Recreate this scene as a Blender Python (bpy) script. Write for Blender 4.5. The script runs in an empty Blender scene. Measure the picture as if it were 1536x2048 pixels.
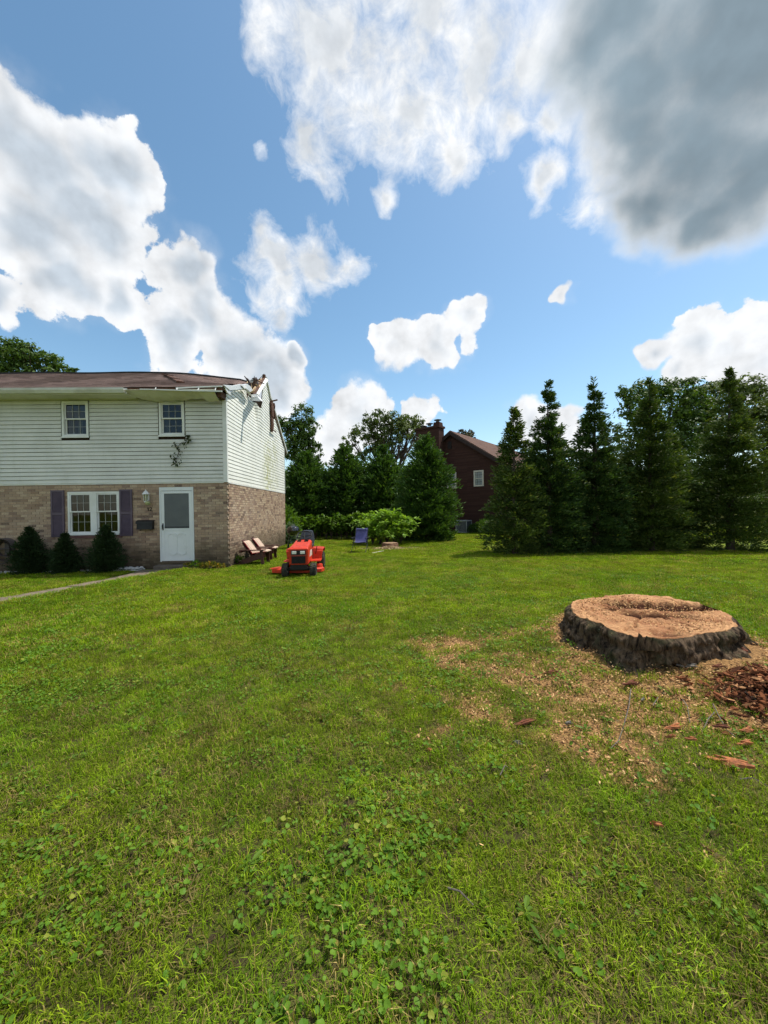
import bpy, bmesh, math, random
import numpy as np
from mathutils import Vector, Matrix

rnd = random.Random(7)
RS = np.random.RandomState(11)
scene = bpy.context.scene
COL = scene.collection

# ------------------------------------------------------------------ camera
CAM_H = 1.6
FPX = 769.0                                   # focal length in photo pixels
_yaw, _roll, _pitch = math.radians(1.8), 0.015, math.atan(5 / FPX)
FW = np.array([math.sin(_yaw), math.cos(_yaw), 0.0]); RT = np.array([math.cos(_yaw), -math.sin(_yaw), 0.0]); UP = np.array([0, 0, 1.0])
FW, UP = FW * math.cos(_pitch) - UP * math.sin(_pitch), UP * math.cos(_pitch) + FW * math.sin(_pitch)
RT, UP = RT * math.cos(_roll) - UP * math.sin(_roll), UP * math.cos(_roll) + RT * math.sin(_roll)
cam = bpy.data.cameras.new('camera')
cam.sensor_fit = 'HORIZONTAL'; cam.sensor_width = 36.0; cam.lens = 36.0 * FPX / 1536.0
cam.clip_start = 0.05; cam.clip_end = 6000
cam_ob = bpy.data.objects.new('camera', cam); COL.objects.link(cam_ob)
cam_ob.matrix_world = Matrix(((RT[0], UP[0], -FW[0], 0), (RT[1], UP[1], -FW[1], 0), (RT[2], UP[2], -FW[2], CAM_H), (0, 0, 0, 1)))
scene.camera = cam_ob

# ------------------------------------------------------------------ sun, exposure
SUN_DIR = Vector((0.48, 0.17, 1.0)).normalized()
sun = bpy.data.lights.new('sun', 'SUN'); sun.energy = 4.6; sun.angle = math.radians(0.53); sun.color = (1.0, 0.955, 0.87)
sun_ob = bpy.data.objects.new('sun', sun); COL.objects.link(sun_ob)
sun_ob.rotation_euler = SUN_DIR.to_track_quat('Z', 'Y').to_euler(); sun_ob.location = (10, 5, 40)
scene.view_settings.view_transform = 'Standard'; scene.view_settings.look = 'None'
scene.view_settings.gamma = 1.0; scene.view_settings.use_curve_mapping = False
scene.view_settings.exposure = 0.2
scene.render.engine = 'CYCLES'
scene.cycles.max_bounces = 6; scene.cycles.transparent_max_bounces = 8; scene.cycles.diffuse_bounces = 3
scene.cycles.use_denoising = True
scene.cycles.use_adaptive_sampling = True; scene.cycles.adaptive_threshold = 0.025

# ------------------------------------------------------------------ sky: Nishita + cumulus
CUMULUS=[(-0.537, 0.618, 0.574, 0.066), (-0.515, 0.655, 0.552, 0.086), (-0.443, 0.676, 0.588, 0.066), (-0.565, 0.675, 0.475, 0.082), (-0.495, 0.706, 0.507, 0.078), (-0.56, 0.719, 0.412, 0.061), (-0.496, 0.763, 0.414, 0.05), (-0.375, 0.793, 0.48, 0.062), (-0.36, 0.833, 0.42, 0.077), (-0.302, 0.877, 0.375, 0.084), (-0.224, 0.918, 0.327, 0.084), (-0.42, 0.827, 0.375, 0.066), (-0.217, 0.935, 0.28, 0.058), (-0.15, 0.918, 0.366, 0.032), (-0.628, 0.685, 0.371, 0.032)]
SMALL_CUMULUS=[(0.628, 0.713, 0.313, 0.05), (0.673, 0.68, 0.289, 0.065), (0.707, 0.663, 0.246, 0.059), (0.581, 0.754, 0.306, 0.031), (0.624, 0.738, 0.255, 0.034), (0.22, 0.878, 0.426, 0.048), (0.144, 0.91, 0.388, 0.051), (0.061, 0.918, 0.392, 0.055), (0.02, 0.912, 0.41, 0.034), (-0.032, 0.97, 0.241, 0.077), (-0.097, 0.978, 0.184, 0.069), (0.124, 0.964, 0.234, 0.052), (0.379, 0.906, 0.19, 0.051), (0.449, 0.877, 0.172, 0.041), (0.409, 0.803, 0.434, 0.019)]
WISPY=[(-0.208, 0.791, 0.576, 0.041), (-0.186, 0.821, 0.54, 0.068), (-0.103, 0.833, 0.543, 0.07), (-0.039, 0.837, 0.546, 0.051), (-0.174, 0.861, 0.478, 0.059), (-0.19, 0.879, 0.438, 0.042), (-0.135, 0.624, 0.769, 0.047), (-0.065, 0.636, 0.769, 0.082), (0.008, 0.657, 0.754, 0.094), (-0.084, 0.708, 0.702, 0.057), (-0.066, 0.748, 0.661, 0.04), (0.079, 0.693, 0.717, 0.099), (0.156, 0.718, 0.679, 0.059), (0.191, 0.639, 0.745, 0.099), (0.104, 0.609, 0.787, 0.099), (0.268, 0.622, 0.736, 0.063), (0.259, 0.665, 0.7, 0.037), (0.32, 0.663, 0.677, 0.041), (0.315, 0.716, 0.623, 0.041), (0.041, 0.767, 0.64, 0.026), (0.411, 0.669, 0.619, 0.046), (0.417, 0.712, 0.565, 0.037), (-0.196, 0.706, 0.68, 0.017), (0.052, 0.542, 0.839, 0.142)]
DARK=[(0.377, 0.56, 0.738, 0.122), (0.446, 0.583, 0.679, 0.143), (0.531, 0.54, 0.653, 0.162), (0.463, 0.629, 0.624, 0.11), (0.543, 0.623, 0.562, 0.132), (0.609, 0.596, 0.523, 0.12), (0.503, 0.672, 0.543, 0.081), (0.591, 0.639, 0.492, 0.071), (0.526, 0.489, 0.695, 0.178)]


class NT:
    """small helper for building node trees"""
    def __init__(self, tree): self.t = tree; self.n = tree.nodes; self.l = tree.links
    def new(self, kind, **kw):
        n = self.n.new(kind)
        for k, v in kw.items(): setattr(n, k, v)
        return n
    def put(self, sock, v):
        if hasattr(v, 'is_output'): self.l.new(v, sock)
        else: sock.default_value = v
    def math(self, op, a, b=None, c=None, clamp=False):
        n = self.new('ShaderNodeMath', operation=op, use_clamp=clamp); self.put(n.inputs[0], a)
        if b is not None: self.put(n.inputs[1], b)
        if c is not None: self.put(n.inputs[2], c)
        return n.outputs[0]
    def vec(self, op, a, b=None, scale=None):
        n = self.new('ShaderNodeVectorMath', operation=op); self.put(n.inputs[0], a)
        if b is not None: self.put(n.inputs[1], b)
        if scale is not None: self.put(n.inputs['Scale'], scale)
        return n.outputs['Value'] if op in ('DISTANCE', 'LENGTH', 'DOT_PRODUCT') else n.outputs['Vector']
    def noise(self, v, scale, detail=3, rough=.5, dist=0.0, lac=2.0):
        n = self.new('ShaderNodeTexNoise'); self.put(n.inputs['Vector'], v) if v is not None else None
        self.put(n.inputs['Scale'], scale); self.put(n.inputs['Detail'], detail); self.put(n.inputs['Roughness'], rough)
        n.inputs['Distortion'].default_value = dist; n.inputs['Lacunarity'].default_value = lac
        return n.outputs['Fac']
    def ramp(self, v, lo, hi, a=0.0, b=1.0, smooth=True):
        n = self.new('ShaderNodeMapRange'); n.interpolation_type = 'SMOOTHSTEP' if smooth else 'LINEAR'
        self.put(n.inputs[0], v); n.inputs[1].default_value = lo; n.inputs[2].default_value = hi; n.inputs[3].default_value = a; n.inputs[4].default_value = b
        return n.outputs[0]
    def mix(self, f, a, b, blend='MIX'):
        n = self.new('ShaderNodeMix', data_type='RGBA', blend_type=blend); self.put(n.inputs[0], f)
        for s, v in ((n.inputs[6], a), (n.inputs[7], b)):
            if hasattr(v, 'is_output'): self.l.new(v, s)
            else: s.default_value = tuple(v) + ((1.0,) if len(v) == 3 else ())
        return n.outputs[2]

def build_world():
    w = bpy.data.worlds.new('World'); scene.world = w; w.use_nodes = True
    w.node_tree.nodes.clear(); T = NT(w.node_tree)
    out = T.new('ShaderNodeOutputWorld')
    sky = T.new('ShaderNodeTexSky', sky_type='NISHITA')
    sky.sun_disc = False; sky.sun_elevation = math.asin(SUN_DIR.z); sky.sun_rotation = math.atan2(SUN_DIR.x, SUN_DIR.y)
    sky.air_density = 1.0; sky.dust_density = 0.7; sky.ozone_density = 0.4; sky.altitude = 100
    hs = T.new('ShaderNodeHueSaturation'); hs.inputs['Hue'].default_value = .487; hs.inputs['Saturation'].default_value = 1.12; hs.inputs['Value'].default_value = 1.04; T.put(hs.inputs['Color'], sky.outputs[0])
    bg = T.new('ShaderNodeBackground'); T.put(bg.inputs[0], hs.outputs[0]); bg.inputs[1].default_value = SKY_STRENGTH
    co = T.new('ShaderNodeTexCoord').outputs['Generated']
    d = T.vec('NORMALIZE', co)
    sp = T.new('ShaderNodeSeparateXYZ'); T.l.new(d, sp.inputs[0])
    # round the view direction the cloud layout is known; elsewhere the sky simply goes on with scattered cumulus
    off_axis = T.vec('DOT_PRODUCT', d, tuple(Vector((0.03, 0.86, 0.51)).normalized()))
    known = T.math('GREATER_THAN', off_axis, .34); rim = T.ramp(off_axis, .34, .46)
    rimless = T.math('MULTIPLY_ADD', rim, 1.6, -1.6)
    fine = T.noise(d, 22.0, 7, .66)
    mid = T.noise(d, 8.0, 5, .6)
    def clouds_here():
        warp = T.new('ShaderNodeTexNoise'); T.put(warp.inputs['Vector'], d); warp.inputs['Scale'].default_value = 6; warp.inputs['Detail'].default_value = 3; warp.inputs['Roughness'].default_value = .6
        wv = T.vec('SCALE', T.vec('SUBTRACT', warp.outputs['Color'], (0.5, 0.5, 0.5)), scale=0.16)
        dw = T.vec('ADD', d, wv)
        def field(blobs):
            acc = None
            for x, y, z, r in blobs:
                v = T.math('MULTIPLY_ADD', T.vec('DISTANCE', dw, (x, y, z)), -1.0 / r, 1.0)
                acc = v if acc is None else T.math('SMOOTH_MAX', acc, v, .25)
            return T.math('ADD', acc, rimless)
        def heap(v):
            n = T.new('ShaderNodeTexVoronoi', feature='F1'); T.put(n.inputs['Vector'], v); n.inputs['Scale'].default_value = 15.0; n.inputs['Detail'].default_value = 1.5
            n.inputs['Roughness'].default_value = .52; n.inputs['Lacunarity'].default_value = 2.3; n.normalize = True; q = n.outputs['Distance']
            return T.math('MULTIPLY_ADD', T.math('MULTIPLY', q, q), -1.9, 1.0)
        dh = T.vec('ADD', d, T.vec('SCALE', wv, scale=.25))
        h1 = heap(dh); h2 = heap(T.vec('ADD', dh, (SUN_DIR.x * .013 + .004, SUN_DIR.y * .013, SUN_DIR.z * .013)))
        relief = T.math('SUBTRACT', h1, h2)
        # cumulus: heaped edges, bright rims and greyer bodies
        f_big = field(CUMULUS); f_small = field(SMALL_CUMULUS); fc = T.math('MAXIMUM', f_big, f_small)
        dc = T.math('ADD', fc, T.math('MULTIPLY_ADD', h1, .62, -.44)); dc = T.math('ADD', dc, T.math('MULTIPLY_ADD', fine, .72, -.36))
        wid = T.ramp(T.noise(d, 4.2, 3, .5), .44, .70, .07, .30)
        ac = T.math('SMOOTH_MIN', T.math('DIVIDE', T.math('ADD', dc, T.math('MULTIPLY', wid, .25)), wid), 1.0, .35, clamp=True)
        ac = T.math('MAXIMUM', ac, T.ramp(T.math('ADD', fc, T.math('MULTIPLY_ADD', mid, 1.6, -.9)), -.45, .55, 0, .26))
        thick = T.ramp(T.math('ADD', T.math('MAXIMUM', f_big, T.math('MULTIPLY_ADD', f_small, .55, -.12)), T.math('MULTIPLY_ADD', mid, 1.0, -.50)), .10, .78)
        big = T.math('SUBTRACT', mid, T.noise(T.vec('ADD', d, (SUN_DIR.x * .03 + .02, SUN_DIR.y * .03, SUN_DIR.z * .03)), 8.0, 5, .6))
        lum = T.math('ADD', T.math('MULTIPLY_ADD', T.math('MULTIPLY_ADD', big, .7, T.math('MULTIPLY', relief, .42)), 1.0, .97), T.math('MULTIPLY_ADD', fine, .16, -.08))
        cc = T.vec('SCALE', T.mix(thick, (0.83, 0.85, 0.875), (0.505, 0.57, 0.64)), scale=lum)
        # torn white cloud near the sun
        fw_ = field(WISPY)
        tear = T.noise(T.vec('ADD', d, T.vec('SCALE', wv, scale=.5)), 15.0, 7, .66, .2)
        dwp = T.math('ADD', fw_, T.math('MULTIPLY_ADD', tear, 2.1, -1.12))
        aw = T.math('POWER', T.ramp(dwp, -.22, .62, smooth=False), 1.05)
        cw = T.mix(T.ramp(T.math('ADD', fw_, T.math('MULTIPLY_ADD', mid, 2.0, -1.05)), .15, .95), (0.88, 0.895, 0.91), (0.60, 0.64, 0.685))
        cw = T.vec('SCALE', cw, scale=T.math('ADD', T.math('MULTIPLY_ADD', relief, .4, 1.0), T.math('MULTIPLY_ADD', fine, .34, -.17)))
        # heavy grey cloud overhead to the right
        fd = field(DARK)
        dd = T.math('ADD', fd, T.math('MULTIPLY_ADD', mid, .62, -.36)); dd = T.math('ADD', dd, T.math('MULTIPLY_ADD', fine, .24, -.12))
        ad = T.ramp(dd, -.22, .40)
        shade = T.math('ADD', fd, T.math('MULTIPLY_ADD', mid, 1.0, -.56))
        cd = T.mix(T.ramp(shade, -.26, .78), (0.82, 0.845, 0.87), (0.215, 0.282, 0.332))
        cd = T.vec('SCALE', cd, scale=T.math('ADD', T.math('MULTIPLY_ADD', T.noise(d, 4.0, 5, .58), .9, .55), T.math('MULTIPLY', big, .35)))
        return over(over(over(bg.outputs[0], cc, ac), cw, aw), cd, ad)
    def clouds_elsewhere():
        n = T.noise(d, 2.6, 5, .6)
        q = T.math('ADD', T.math('ADD', n, T.math('MULTIPLY', rim, -.5)), T.math('MULTIPLY_ADD', fine, .16, -.08))
        return over(bg.outputs[0], T.mix(T.ramp(q, .54, .72), (0.80, 0.82, 0.845), (0.50, 0.55, 0.60)), T.ramp(q, .47, .56))
    def over(base, col, alpha):
        b = T.new('ShaderNodeBackground'); T.put(b.inputs[0], col); b.inputs[1].default_value = CLOUD_STRENGTH
        m = T.new('ShaderNodeMixShader'); T.put(m.inputs[0], alpha); T.l.new(base, m.inputs[1]); T.l.new(b.outputs[0], m.inputs[2]); return m.outputs[0]
    m = T.new('ShaderNodeMixShader'); T.put(m.inputs[0], known)
    T.l.new(clouds_elsewhere(), m.inputs[1]); T.l.new(clouds_here(), m.inputs[2]); T.l.new(m.outputs[0], out.inputs[0])
    w.cycles.sampling_method = 'MANUAL'; w.cycles.sample_map_resolution = 512
SKY_STRENGTH = 0.15
CLOUD_STRENGTH = 1.0
build_world()

# ------------------------------------------------------------------ helpers
def at(px, py, y=None, x=None, z=None):
    """world point seen at a photo pixel, on the plane y=, x= or z= (used while surveying positions)"""
    d = FW + RT * (px - 768) / FPX - UP * (py - 1024) / FPX
    if y is not None: t = y / d[1]
    elif x is not None: t = x / d[0]
    else: t = (z - CAM_H) / d[2]
    return Vector((d[0] * t, d[1] * t, CAM_H + d[2] * t))

def _hash(ix, iy, iz, seed):
    h = (ix.astype(np.int64) * 374761393 + iy.astype(np.int64) * 668265263 + iz.astype(np.int64) * 2147483647 + seed * 974711) & 0xffffffff
    h = ((h ^ (h >> 13)) * 1274126177) & 0xffffffff
    h = ((h ^ (h >> 16)) * 2246822519) & 0xffffffff
    return ((h ^ (h >> 15)) & 0xffffff) / float(0xffffff)
def vnoise(x, y, z=0.0, seed=0):
    x, y, z = np.broadcast_arrays(np.asarray(x, float), np.asarray(y, float), np.asarray(z, float))
    ix, iy, iz = np.floor(x), np.floor(y), np.floor(z); fx, fy, fz = x - ix, y - iy, z - iz
    fx, fy, fz = [f * f * (3 - 2 * f) for f in (fx, fy, fz)]; r = 0
    for a in (0, 1):
        for b in (0, 1):
            for c in (0, 1):
                r = r + _hash(ix + a, iy + b, iz + c, seed) * (fx if a else 1 - fx) * (fy if b else 1 - fy) * (fz if c else 1 - fz)
    return r
def fbm(x, y, z=0.0, seed=0, o=4, g=.5):
    r = 0; a = 1; t = 0
    for k in range(o):
        r = r + a * vnoise(np.asarray(x) * 2 ** k, np.asarray(y) * 2 ** k, np.asarray(z) * 2 ** k, seed + k * 17); t += a; a *= g
    return r / t
def sstep(a, b, x):
    t = np.clip((np.asarray(x, float) - a) / (b - a), 0, 1); return t * t * (3 - 2 * t)

def set_props(o, label=None, cat=None, group=None, kind=None):
    if label: o['label'] = label
    if cat: o['category'] = cat
    if group: o['group'] = group
    if kind: o['kind'] = kind
    return o
def thing(name, label, cat, loc=(0, 0, 0), rz=0.0, group=None):
    o = bpy.data.objects.new(name, None); COL.objects.link(o); o.location = loc; o.rotation_euler = (0, 0, rz)
    o.empty_display_size = .2
    return set_props(o, label, cat, group)
def chain_loc(p):
    v = Vector((0, 0, 0))
    while p is not None: v = v + Vector(p.location); p = p.parent
    return v
def link(name, me, mat=None, parent=None):
    o = bpy.data.objects.new(name, me); COL.objects.link(o)
    if parent is not None: o.parent = parent
    if mat is not None and not me.materials:
        for m in (mat if isinstance(mat, (list, tuple)) else [mat]): me.materials.append(m)
    return o
def mesh_np(name, V, F, mat=None, parent=None, smooth=False, world=True, matidx=None):
    """mesh object from numpy arrays; F is (m,3) or (m,4)"""
    V = np.asarray(V, np.float32); F = np.asarray(F, np.int32)
    if world and parent is not None: V = V - np.array(chain_loc(parent), np.float32)
    me = bpy.data.meshes.new(name); k = F.shape[1]
    me.vertices.add(len(V)); me.vertices.foreach_set('co', V.ravel())
    me.loops.add(F.size); me.loops.foreach_set('vertex_index', F.ravel())
    me.polygons.add(len(F)); me.polygons.foreach_set('loop_start', np.arange(0, F.size, k, dtype=np.int32)); me.polygons.foreach_set('loop_total', np.full(len(F), k, np.int32))
    if smooth: me.polygons.foreach_set('use_smooth', np.ones(len(F), bool))
    me.update(calc_edges=True); me.validate()
    o = link(name, me, mat, parent)
    if matidx is not None: me.polygons.foreach_set('material_index', np.asarray(matidx, np.int32))
    return o

class MB:
    """collects boxes, tubes, lathes ... into one mesh"""
    def __init__(self): self.v = []; self.f = []
    def add(self, vs, fs):
        n = len(self.v); self.v += [tuple(p) for p in vs]; self.f += [tuple(i + n for i in f) for f in fs]; return self
    def box(self, x0, x1, y0, y1, z0, z1):
        return self.add([(x0, y0, z0), (x1, y0, z0), (x1, y1, z0), (x0, y1, z0), (x0, y0, z1), (x1, y0, z1), (x1, y1, z1), (x0, y1, z1)],
                        [(0, 3, 2, 1), (4, 5, 6, 7), (0, 1, 5, 4), (1, 2, 6, 5), (2, 3, 7, 6), (3, 0, 4, 7)])
    def bbox(self, x0, x1, y0, y1, z0, z1, b=.01):
        """box with chamfered edges"""
        bm = bmesh.new(); bmesh.ops.create_cube(bm, size=1)
        for v in bm.verts: v.co = Vector(((x0 + x1) / 2 + v.co.x * (x1 - x0), (y0 + y1) / 2 + v.co.y * (y1 - y0), (z0 + z1) / 2 + v.co.z * (z1 - z0)))
        bmesh.ops.bevel(bm, geom=bm.edges[:], offset=b, segments=2, affect='EDGES', profile=.5)
        return self.bm(bm)
    def bm(self, bm, M=None):
        bm.verts.index_update()
        self.add([(M @ v.co if M else v.co) for v in bm.verts], [tuple(v.index for v in f.verts) for f in bm.faces]); bm.free(); return self
    def beam(self, a, b, w, h, up=(0, 0, 1)):
        """rectangular bar from a to b"""
        a, b = Vector(a), Vector(b); d = (b - a).normalized(); s = d.cross(Vector(up))
        if s.length < 1e-4: s = d.cross(Vector((1, 0, 0)))
        s.normalize(); u = s.cross(d)
        vs = [p + s * (w / 2) * i + u * (h / 2) * j for p in (a, b) for i, j in ((-1, -1), (1, -1), (1, 1), (-1, 1))]
        return self.add(vs, [(0, 1, 2, 3), (7, 6, 5, 4), (0, 4, 5, 1), (1, 5, 6, 2), (2, 6, 7, 3), (3, 7, 4, 0)])
    def tube(self, pts, r, n=8, cap=True):
        pts = [Vector(p) for p in pts]; m = len(pts); rr = r if isinstance(r, (list, tuple)) else [r] * m
        rings = []; ref = None
        for i, p in enumerate(pts):
            d = (pts[min(i + 1, m - 1)] - pts[max(i - 1, 0)]).normalized()
            if ref is None: ref = d.orthogonal().normalized()
            ref = (ref - d * ref.dot(d)).normalized(); s = d.cross(ref)
            rings.append([p + (ref * math.cos(2 * math.pi * k / n) + s * math.sin(2 * math.pi * k / n)) * rr[i] for k in range(n)])
        vs = [q for g in rings for q in g]
        fs = [(i * n + k, i * n + (k + 1) % n, (i + 1) * n + (k + 1) % n, (i + 1) * n + k) for i in range(m - 1) for k in range(n)]
        if cap: fs += [tuple(reversed(range(n))), tuple(range((m - 1) * n, m * n))]
        return self.add(vs, fs)
    def lathe(self, prof, c=(0, 0, 0), n=24, axis='z'):
        vs = []; 
        for r, h in prof:
            for k in range(n):
                a = 2 * math.pi * k / n; x, y = r * math.cos(a), r * math.sin(a)
                p = (x, y, h) if axis == 'z' else ((h, x, y) if axis == 'x' else (x, h, y))
                vs.append((p[0] + c[0], p[1] + c[1], p[2] + c[2]))
        m = len(prof)
        fs = [(i * n + k, i * n + (k + 1) % n, (i + 1) * n + (k + 1) % n, (i + 1) * n + k) for i in range(m - 1) for k in range(n)]
        return self.add(vs, fs)
    def grid(self, fn, nu, nv, thick=None):
        """sheet fn(u,v), u,v in 0..1; thick = offset vector for a back side"""
        vs = [Vector(fn(i / nu, j / nv)) for j in range(nv + 1) for i in range(nu + 1)]; w = nu + 1
        fs = [(j * w + i, j * w + i + 1, (j + 1) * w + i + 1, (j + 1) * w + i) for j in range(nv) for i in range(nu)]
        if thick is not None:
            t = Vector(thick); n = len(vs); vs = vs + [p + t for p in vs]; fs = fs + [tuple(n + k for k in reversed(f)) for f in fs]
            rim = [i for i in range(w)] + [j * w + nu for j in range(1, nv + 1)] + [nv * w + i for i in range(nu - 1, -1, -1)] + [j * w for j in range(nv - 1, 0, -1)]
            for a, b in zip(rim, rim[1:] + rim[:1]): fs.append((b, a, n + a, n + b))
        return self.add(vs, fs)
    def slab(self, pts, off):
        """flat polygon pts extruded by off"""
        pts = [Vector(p) for p in pts]; o = Vector(off); n = len(pts)
        return self.add(pts + [p + o for p in pts], [tuple(range(n)), tuple(range(2 * n - 1, n - 1, -1))] + [(i, n + i, n + (i + 1) % n, (i + 1) % n) for i in range(n)])
    def build(self, name, mat, parent=None, smooth=False, world=False):
        o_ = chain_loc(parent) if (world and parent is not None) else Vector((0, 0, 0))
        me = bpy.data.meshes.new(name); me.from_pydata([(p[0] - o_.x, p[1] - o_.y, p[2] - o_.z) for p in self.v], [], self.f); me.update()
        bm = bmesh.new(); bm.from_mesh(me); bmesh.ops.recalc_face_normals(bm, faces=bm.faces); bm.to_mesh(me); bm.free()
        if smooth:
            for p in me.polygons: p.use_smooth = True
            me.set_sharp_from_angle(angle=math.radians(40))
        return link(name, me, mat, parent)

# ------------------------------------------------------------------ materials
def material(name):
    m = bpy.data.materials.new(name); m.use_nodes = True; T = NT(m.node_tree)
    return m, T, m.node_tree.nodes['Principled BSDF']
def mat_plain(name, c, rough=.6, c2=None, scale=8.0, spec=.3, metal=0.0, bump=0.0, bscale=60.0, detail=4, coat=0.0):
    m, T, b = material(name)
    pos = T.new('ShaderNodeNewGeometry').outputs['Position']
    if c2 is None: c2 = tuple(v * .78 for v in c)
    T.put(b.inputs['Base Color'], T.mix(T.ramp(T.noise(pos, scale, detail, .6), .35, .68), c, c2))
    T.put(b.inputs['Roughness'], T.ramp(T.noise(pos, scale * 2.3, 3), .3, .7, max(rough - .08, .02), min(rough + .08, 1)))
    b.inputs['Specular IOR Level'].default_value = spec; b.inputs['Metallic'].default_value = metal; b.inputs['Coat Weight'].default_value = coat
    if bump:
        bn = T.new('ShaderNodeBump'); bn.inputs['Strength'].default_value = bump; bn.inputs['Distance'].default_value = .01
        T.put(bn.inputs['Height'], T.noise(pos, bscale, 5, .6)); T.l.new(bn.outputs[0], b.inputs['Normal'])
    return m
def mat_leaf(name, c1, c2, trans=.3, rough=.5, scale=.6, c3=None, f3=.08, spec=.18):
    """foliage: colour varies leaf by leaf and in broad patches, light passes through"""
    m, T, b = material(name)
    g = T.new('ShaderNodeNewGeometry'); oi = T.new('ShaderNodeObjectInfo')
    r = T.math('FRACT', T.math('ADD', g.outputs['Random Per Island'], oi.outputs['Random']))
    patch = T.ramp(T.noise(g.outputs['Position'], scale, 4, .6), .3, .7)
    f = T.math('ADD', T.math('MULTIPLY', r, .6), T.math('MULTIPLY', patch, .4))
    col = T.mix(f, c1, c2)
    if c3 is not None: col = T.mix(T.math('GREATER_THAN', T.math('FRACT', T.math('MULTIPLY', r, 7.31)), 1 - f3), col, c3)
    T.put(b.inputs['Base Color'], col); b.inputs['Roughness'].default_value = rough; b.inputs['Specular IOR Level'].default_value = spec
    tr = T.new('ShaderNodeBsdfTranslucent'); T.put(tr.inputs[0], T.mix(1.0, col, (1.3, 1.35, .45), 'MULTIPLY'))
    mx = T.new('ShaderNodeMixShader'); mx.inputs[0].default_value = trans
    T.l.new(b.outputs[0], mx.inputs[1]); T.l.new(tr.outputs[0], mx.inputs[2])
    T.l.new(mx.outputs[0], m.node_tree.nodes['Material Output'].inputs[0])
    return m
def mat_glass(name, tint=(.8, .85, .85), refl=.16, rough=.02):
    m, T, b = material(name)
    tr = T.new('ShaderNodeBsdfTransparent'); tr.inputs[0].default_value = tint + (1,)
    gl = T.new('ShaderNodeBsdfGlossy'); gl.inputs['Roughness'].default_value = rough
    fr = T.new('ShaderNodeFresnel'); fr.inputs[0].default_value = 1.42
    bn = T.new('ShaderNodeBump'); bn.inputs['Strength'].default_value = .05; bn.inputs['Distance'].default_value = .02
    T.put(bn.inputs['Height'], T.noise(T.new('ShaderNodeNewGeometry').outputs['Position'], 3.0, 2)); T.l.new(bn.outputs[0], gl.inputs['Normal'])
    mx = T.new('ShaderNodeMixShader'); T.put(mx.inputs[0], T.math('MULTIPLY', T.math('ADD', fr.outputs[0], refl, clamp=True), T.math('SUBTRACT', 1.0, T.new('ShaderNodeNewGeometry').outputs['Backfacing'])))
    T.l.new(tr.outputs[0], mx.inputs[1]); T.l.new(gl.outputs[0], mx.inputs[2]); T.l.new(mx.outputs[0], m.node_tree.nodes['Material Output'].inputs[0])
    return m

def mat_brick(name, cols, uw=.21, cz=.0725, stain=0.0, z0=0.0, off=0.0):
    """colour brick by brick from the brick's own cell in the bond"""
    m, T, b = material(name)
    g = T.new('ShaderNodeNewGeometry'); s = T.new('ShaderNodeSeparateXYZ'); T.l.new(g.outputs['Position'], s.inputs[0])
    u = T.math('ADD', s.outputs[0], s.outputs[1]); row = T.math('FLOOR', T.math('DIVIDE', T.math('SUBTRACT', s.outputs[2], z0), cz))
    sh = T.math('MULTIPLY', T.math('FLOORED_MODULO', row, 2.0), uw / 2)
    cell = T.math('FLOOR', T.math('DIVIDE', T.math('ADD', T.math('ADD', u, off), sh), uw))
    cv = T.new('ShaderNodeCombineXYZ'); T.put(cv.inputs[0], cell); T.put(cv.inputs[1], row)
    wn = T.new('ShaderNodeTexWhiteNoise', noise_dimensions='2D'); T.l.new(cv.outputs[0], wn.inputs['Vector'])
    rp = T.new('ShaderNodeValToRGB'); rp.color_ramp.interpolation = 'CONSTANT'
    el = rp.color_ramp.elements
    while len(el) < len(cols): el.new(.5)
    for e, (p, c) in zip(el, cols): e.position = p; e.color = c + (1,)
    T.put(rp.inputs[0], wn.outputs['Value'])
    col = T.mix(T.ramp(T.noise(g.outputs['Position'], 45, 5, .65), .3, .75), rp.outputs[0], (.30, .225, .165))
    col = T.mix(T.ramp(T.noise(g.outputs['Position'], 1.6, 4, .6), .45, .75, 0, .40), col, (.38, .31, .25))
    if stain:
        low = T.ramp(T.math('ADD', s.outputs[2], T.math('MULTIPLY', T.noise(g.outputs['Position'], 2.0, 5, .6), .9)), .55, 1.55, 1, 0)
        col = T.mix(T.math('MULTIPLY', low, stain), col, (.048, .040, .024))
    T.put(b.inputs['Base Color'], col); b.inputs['Roughness'].default_value = .9; b.inputs['Specular IOR Level'].default_value = .15
    bn = T.new('ShaderNodeBump'); bn.inputs['Strength'].default_value = .5; bn.inputs['Distance'].default_value = .008
    T.put(bn.inputs['Height'], T.noise(g.outputs['Position'], 90, 5, .7)); T.l.new(bn.outputs[0], b.inputs['Normal'])
    return m

# ------------------------------------------------------------------ ground
STUMP = (3.03, 4.15)
STUMP_Z = 0.42
WALK_L = [(-6.47, 11.0), (-6.42, 10.3), (-6.5, 9.6), (-6.78, 8.7), (-7.2, 7.7), (-7.75, 6.7), (-8.5, 5.6), (-9.6, 4.3), (-11.2, 2.6)]
WALK_R = [(-5.38, 11.0), (-5.4, 10.3), (-5.52, 9.5), (-5.88, 8.45), (-6.3, 7.4), (-6.9, 6.3), (-7.7, 5.1), (-8.85, 3.75), (-10.45, 2.0)]
HX, HY0, HY1 = -4.14, 11.2, 18.5          # house corner, front and back wall
RIDGE_Y, RIDGE_Z, EAVE_Y, EAVE_Z = 15.1, 6.97, 10.66, 5.02

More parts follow.
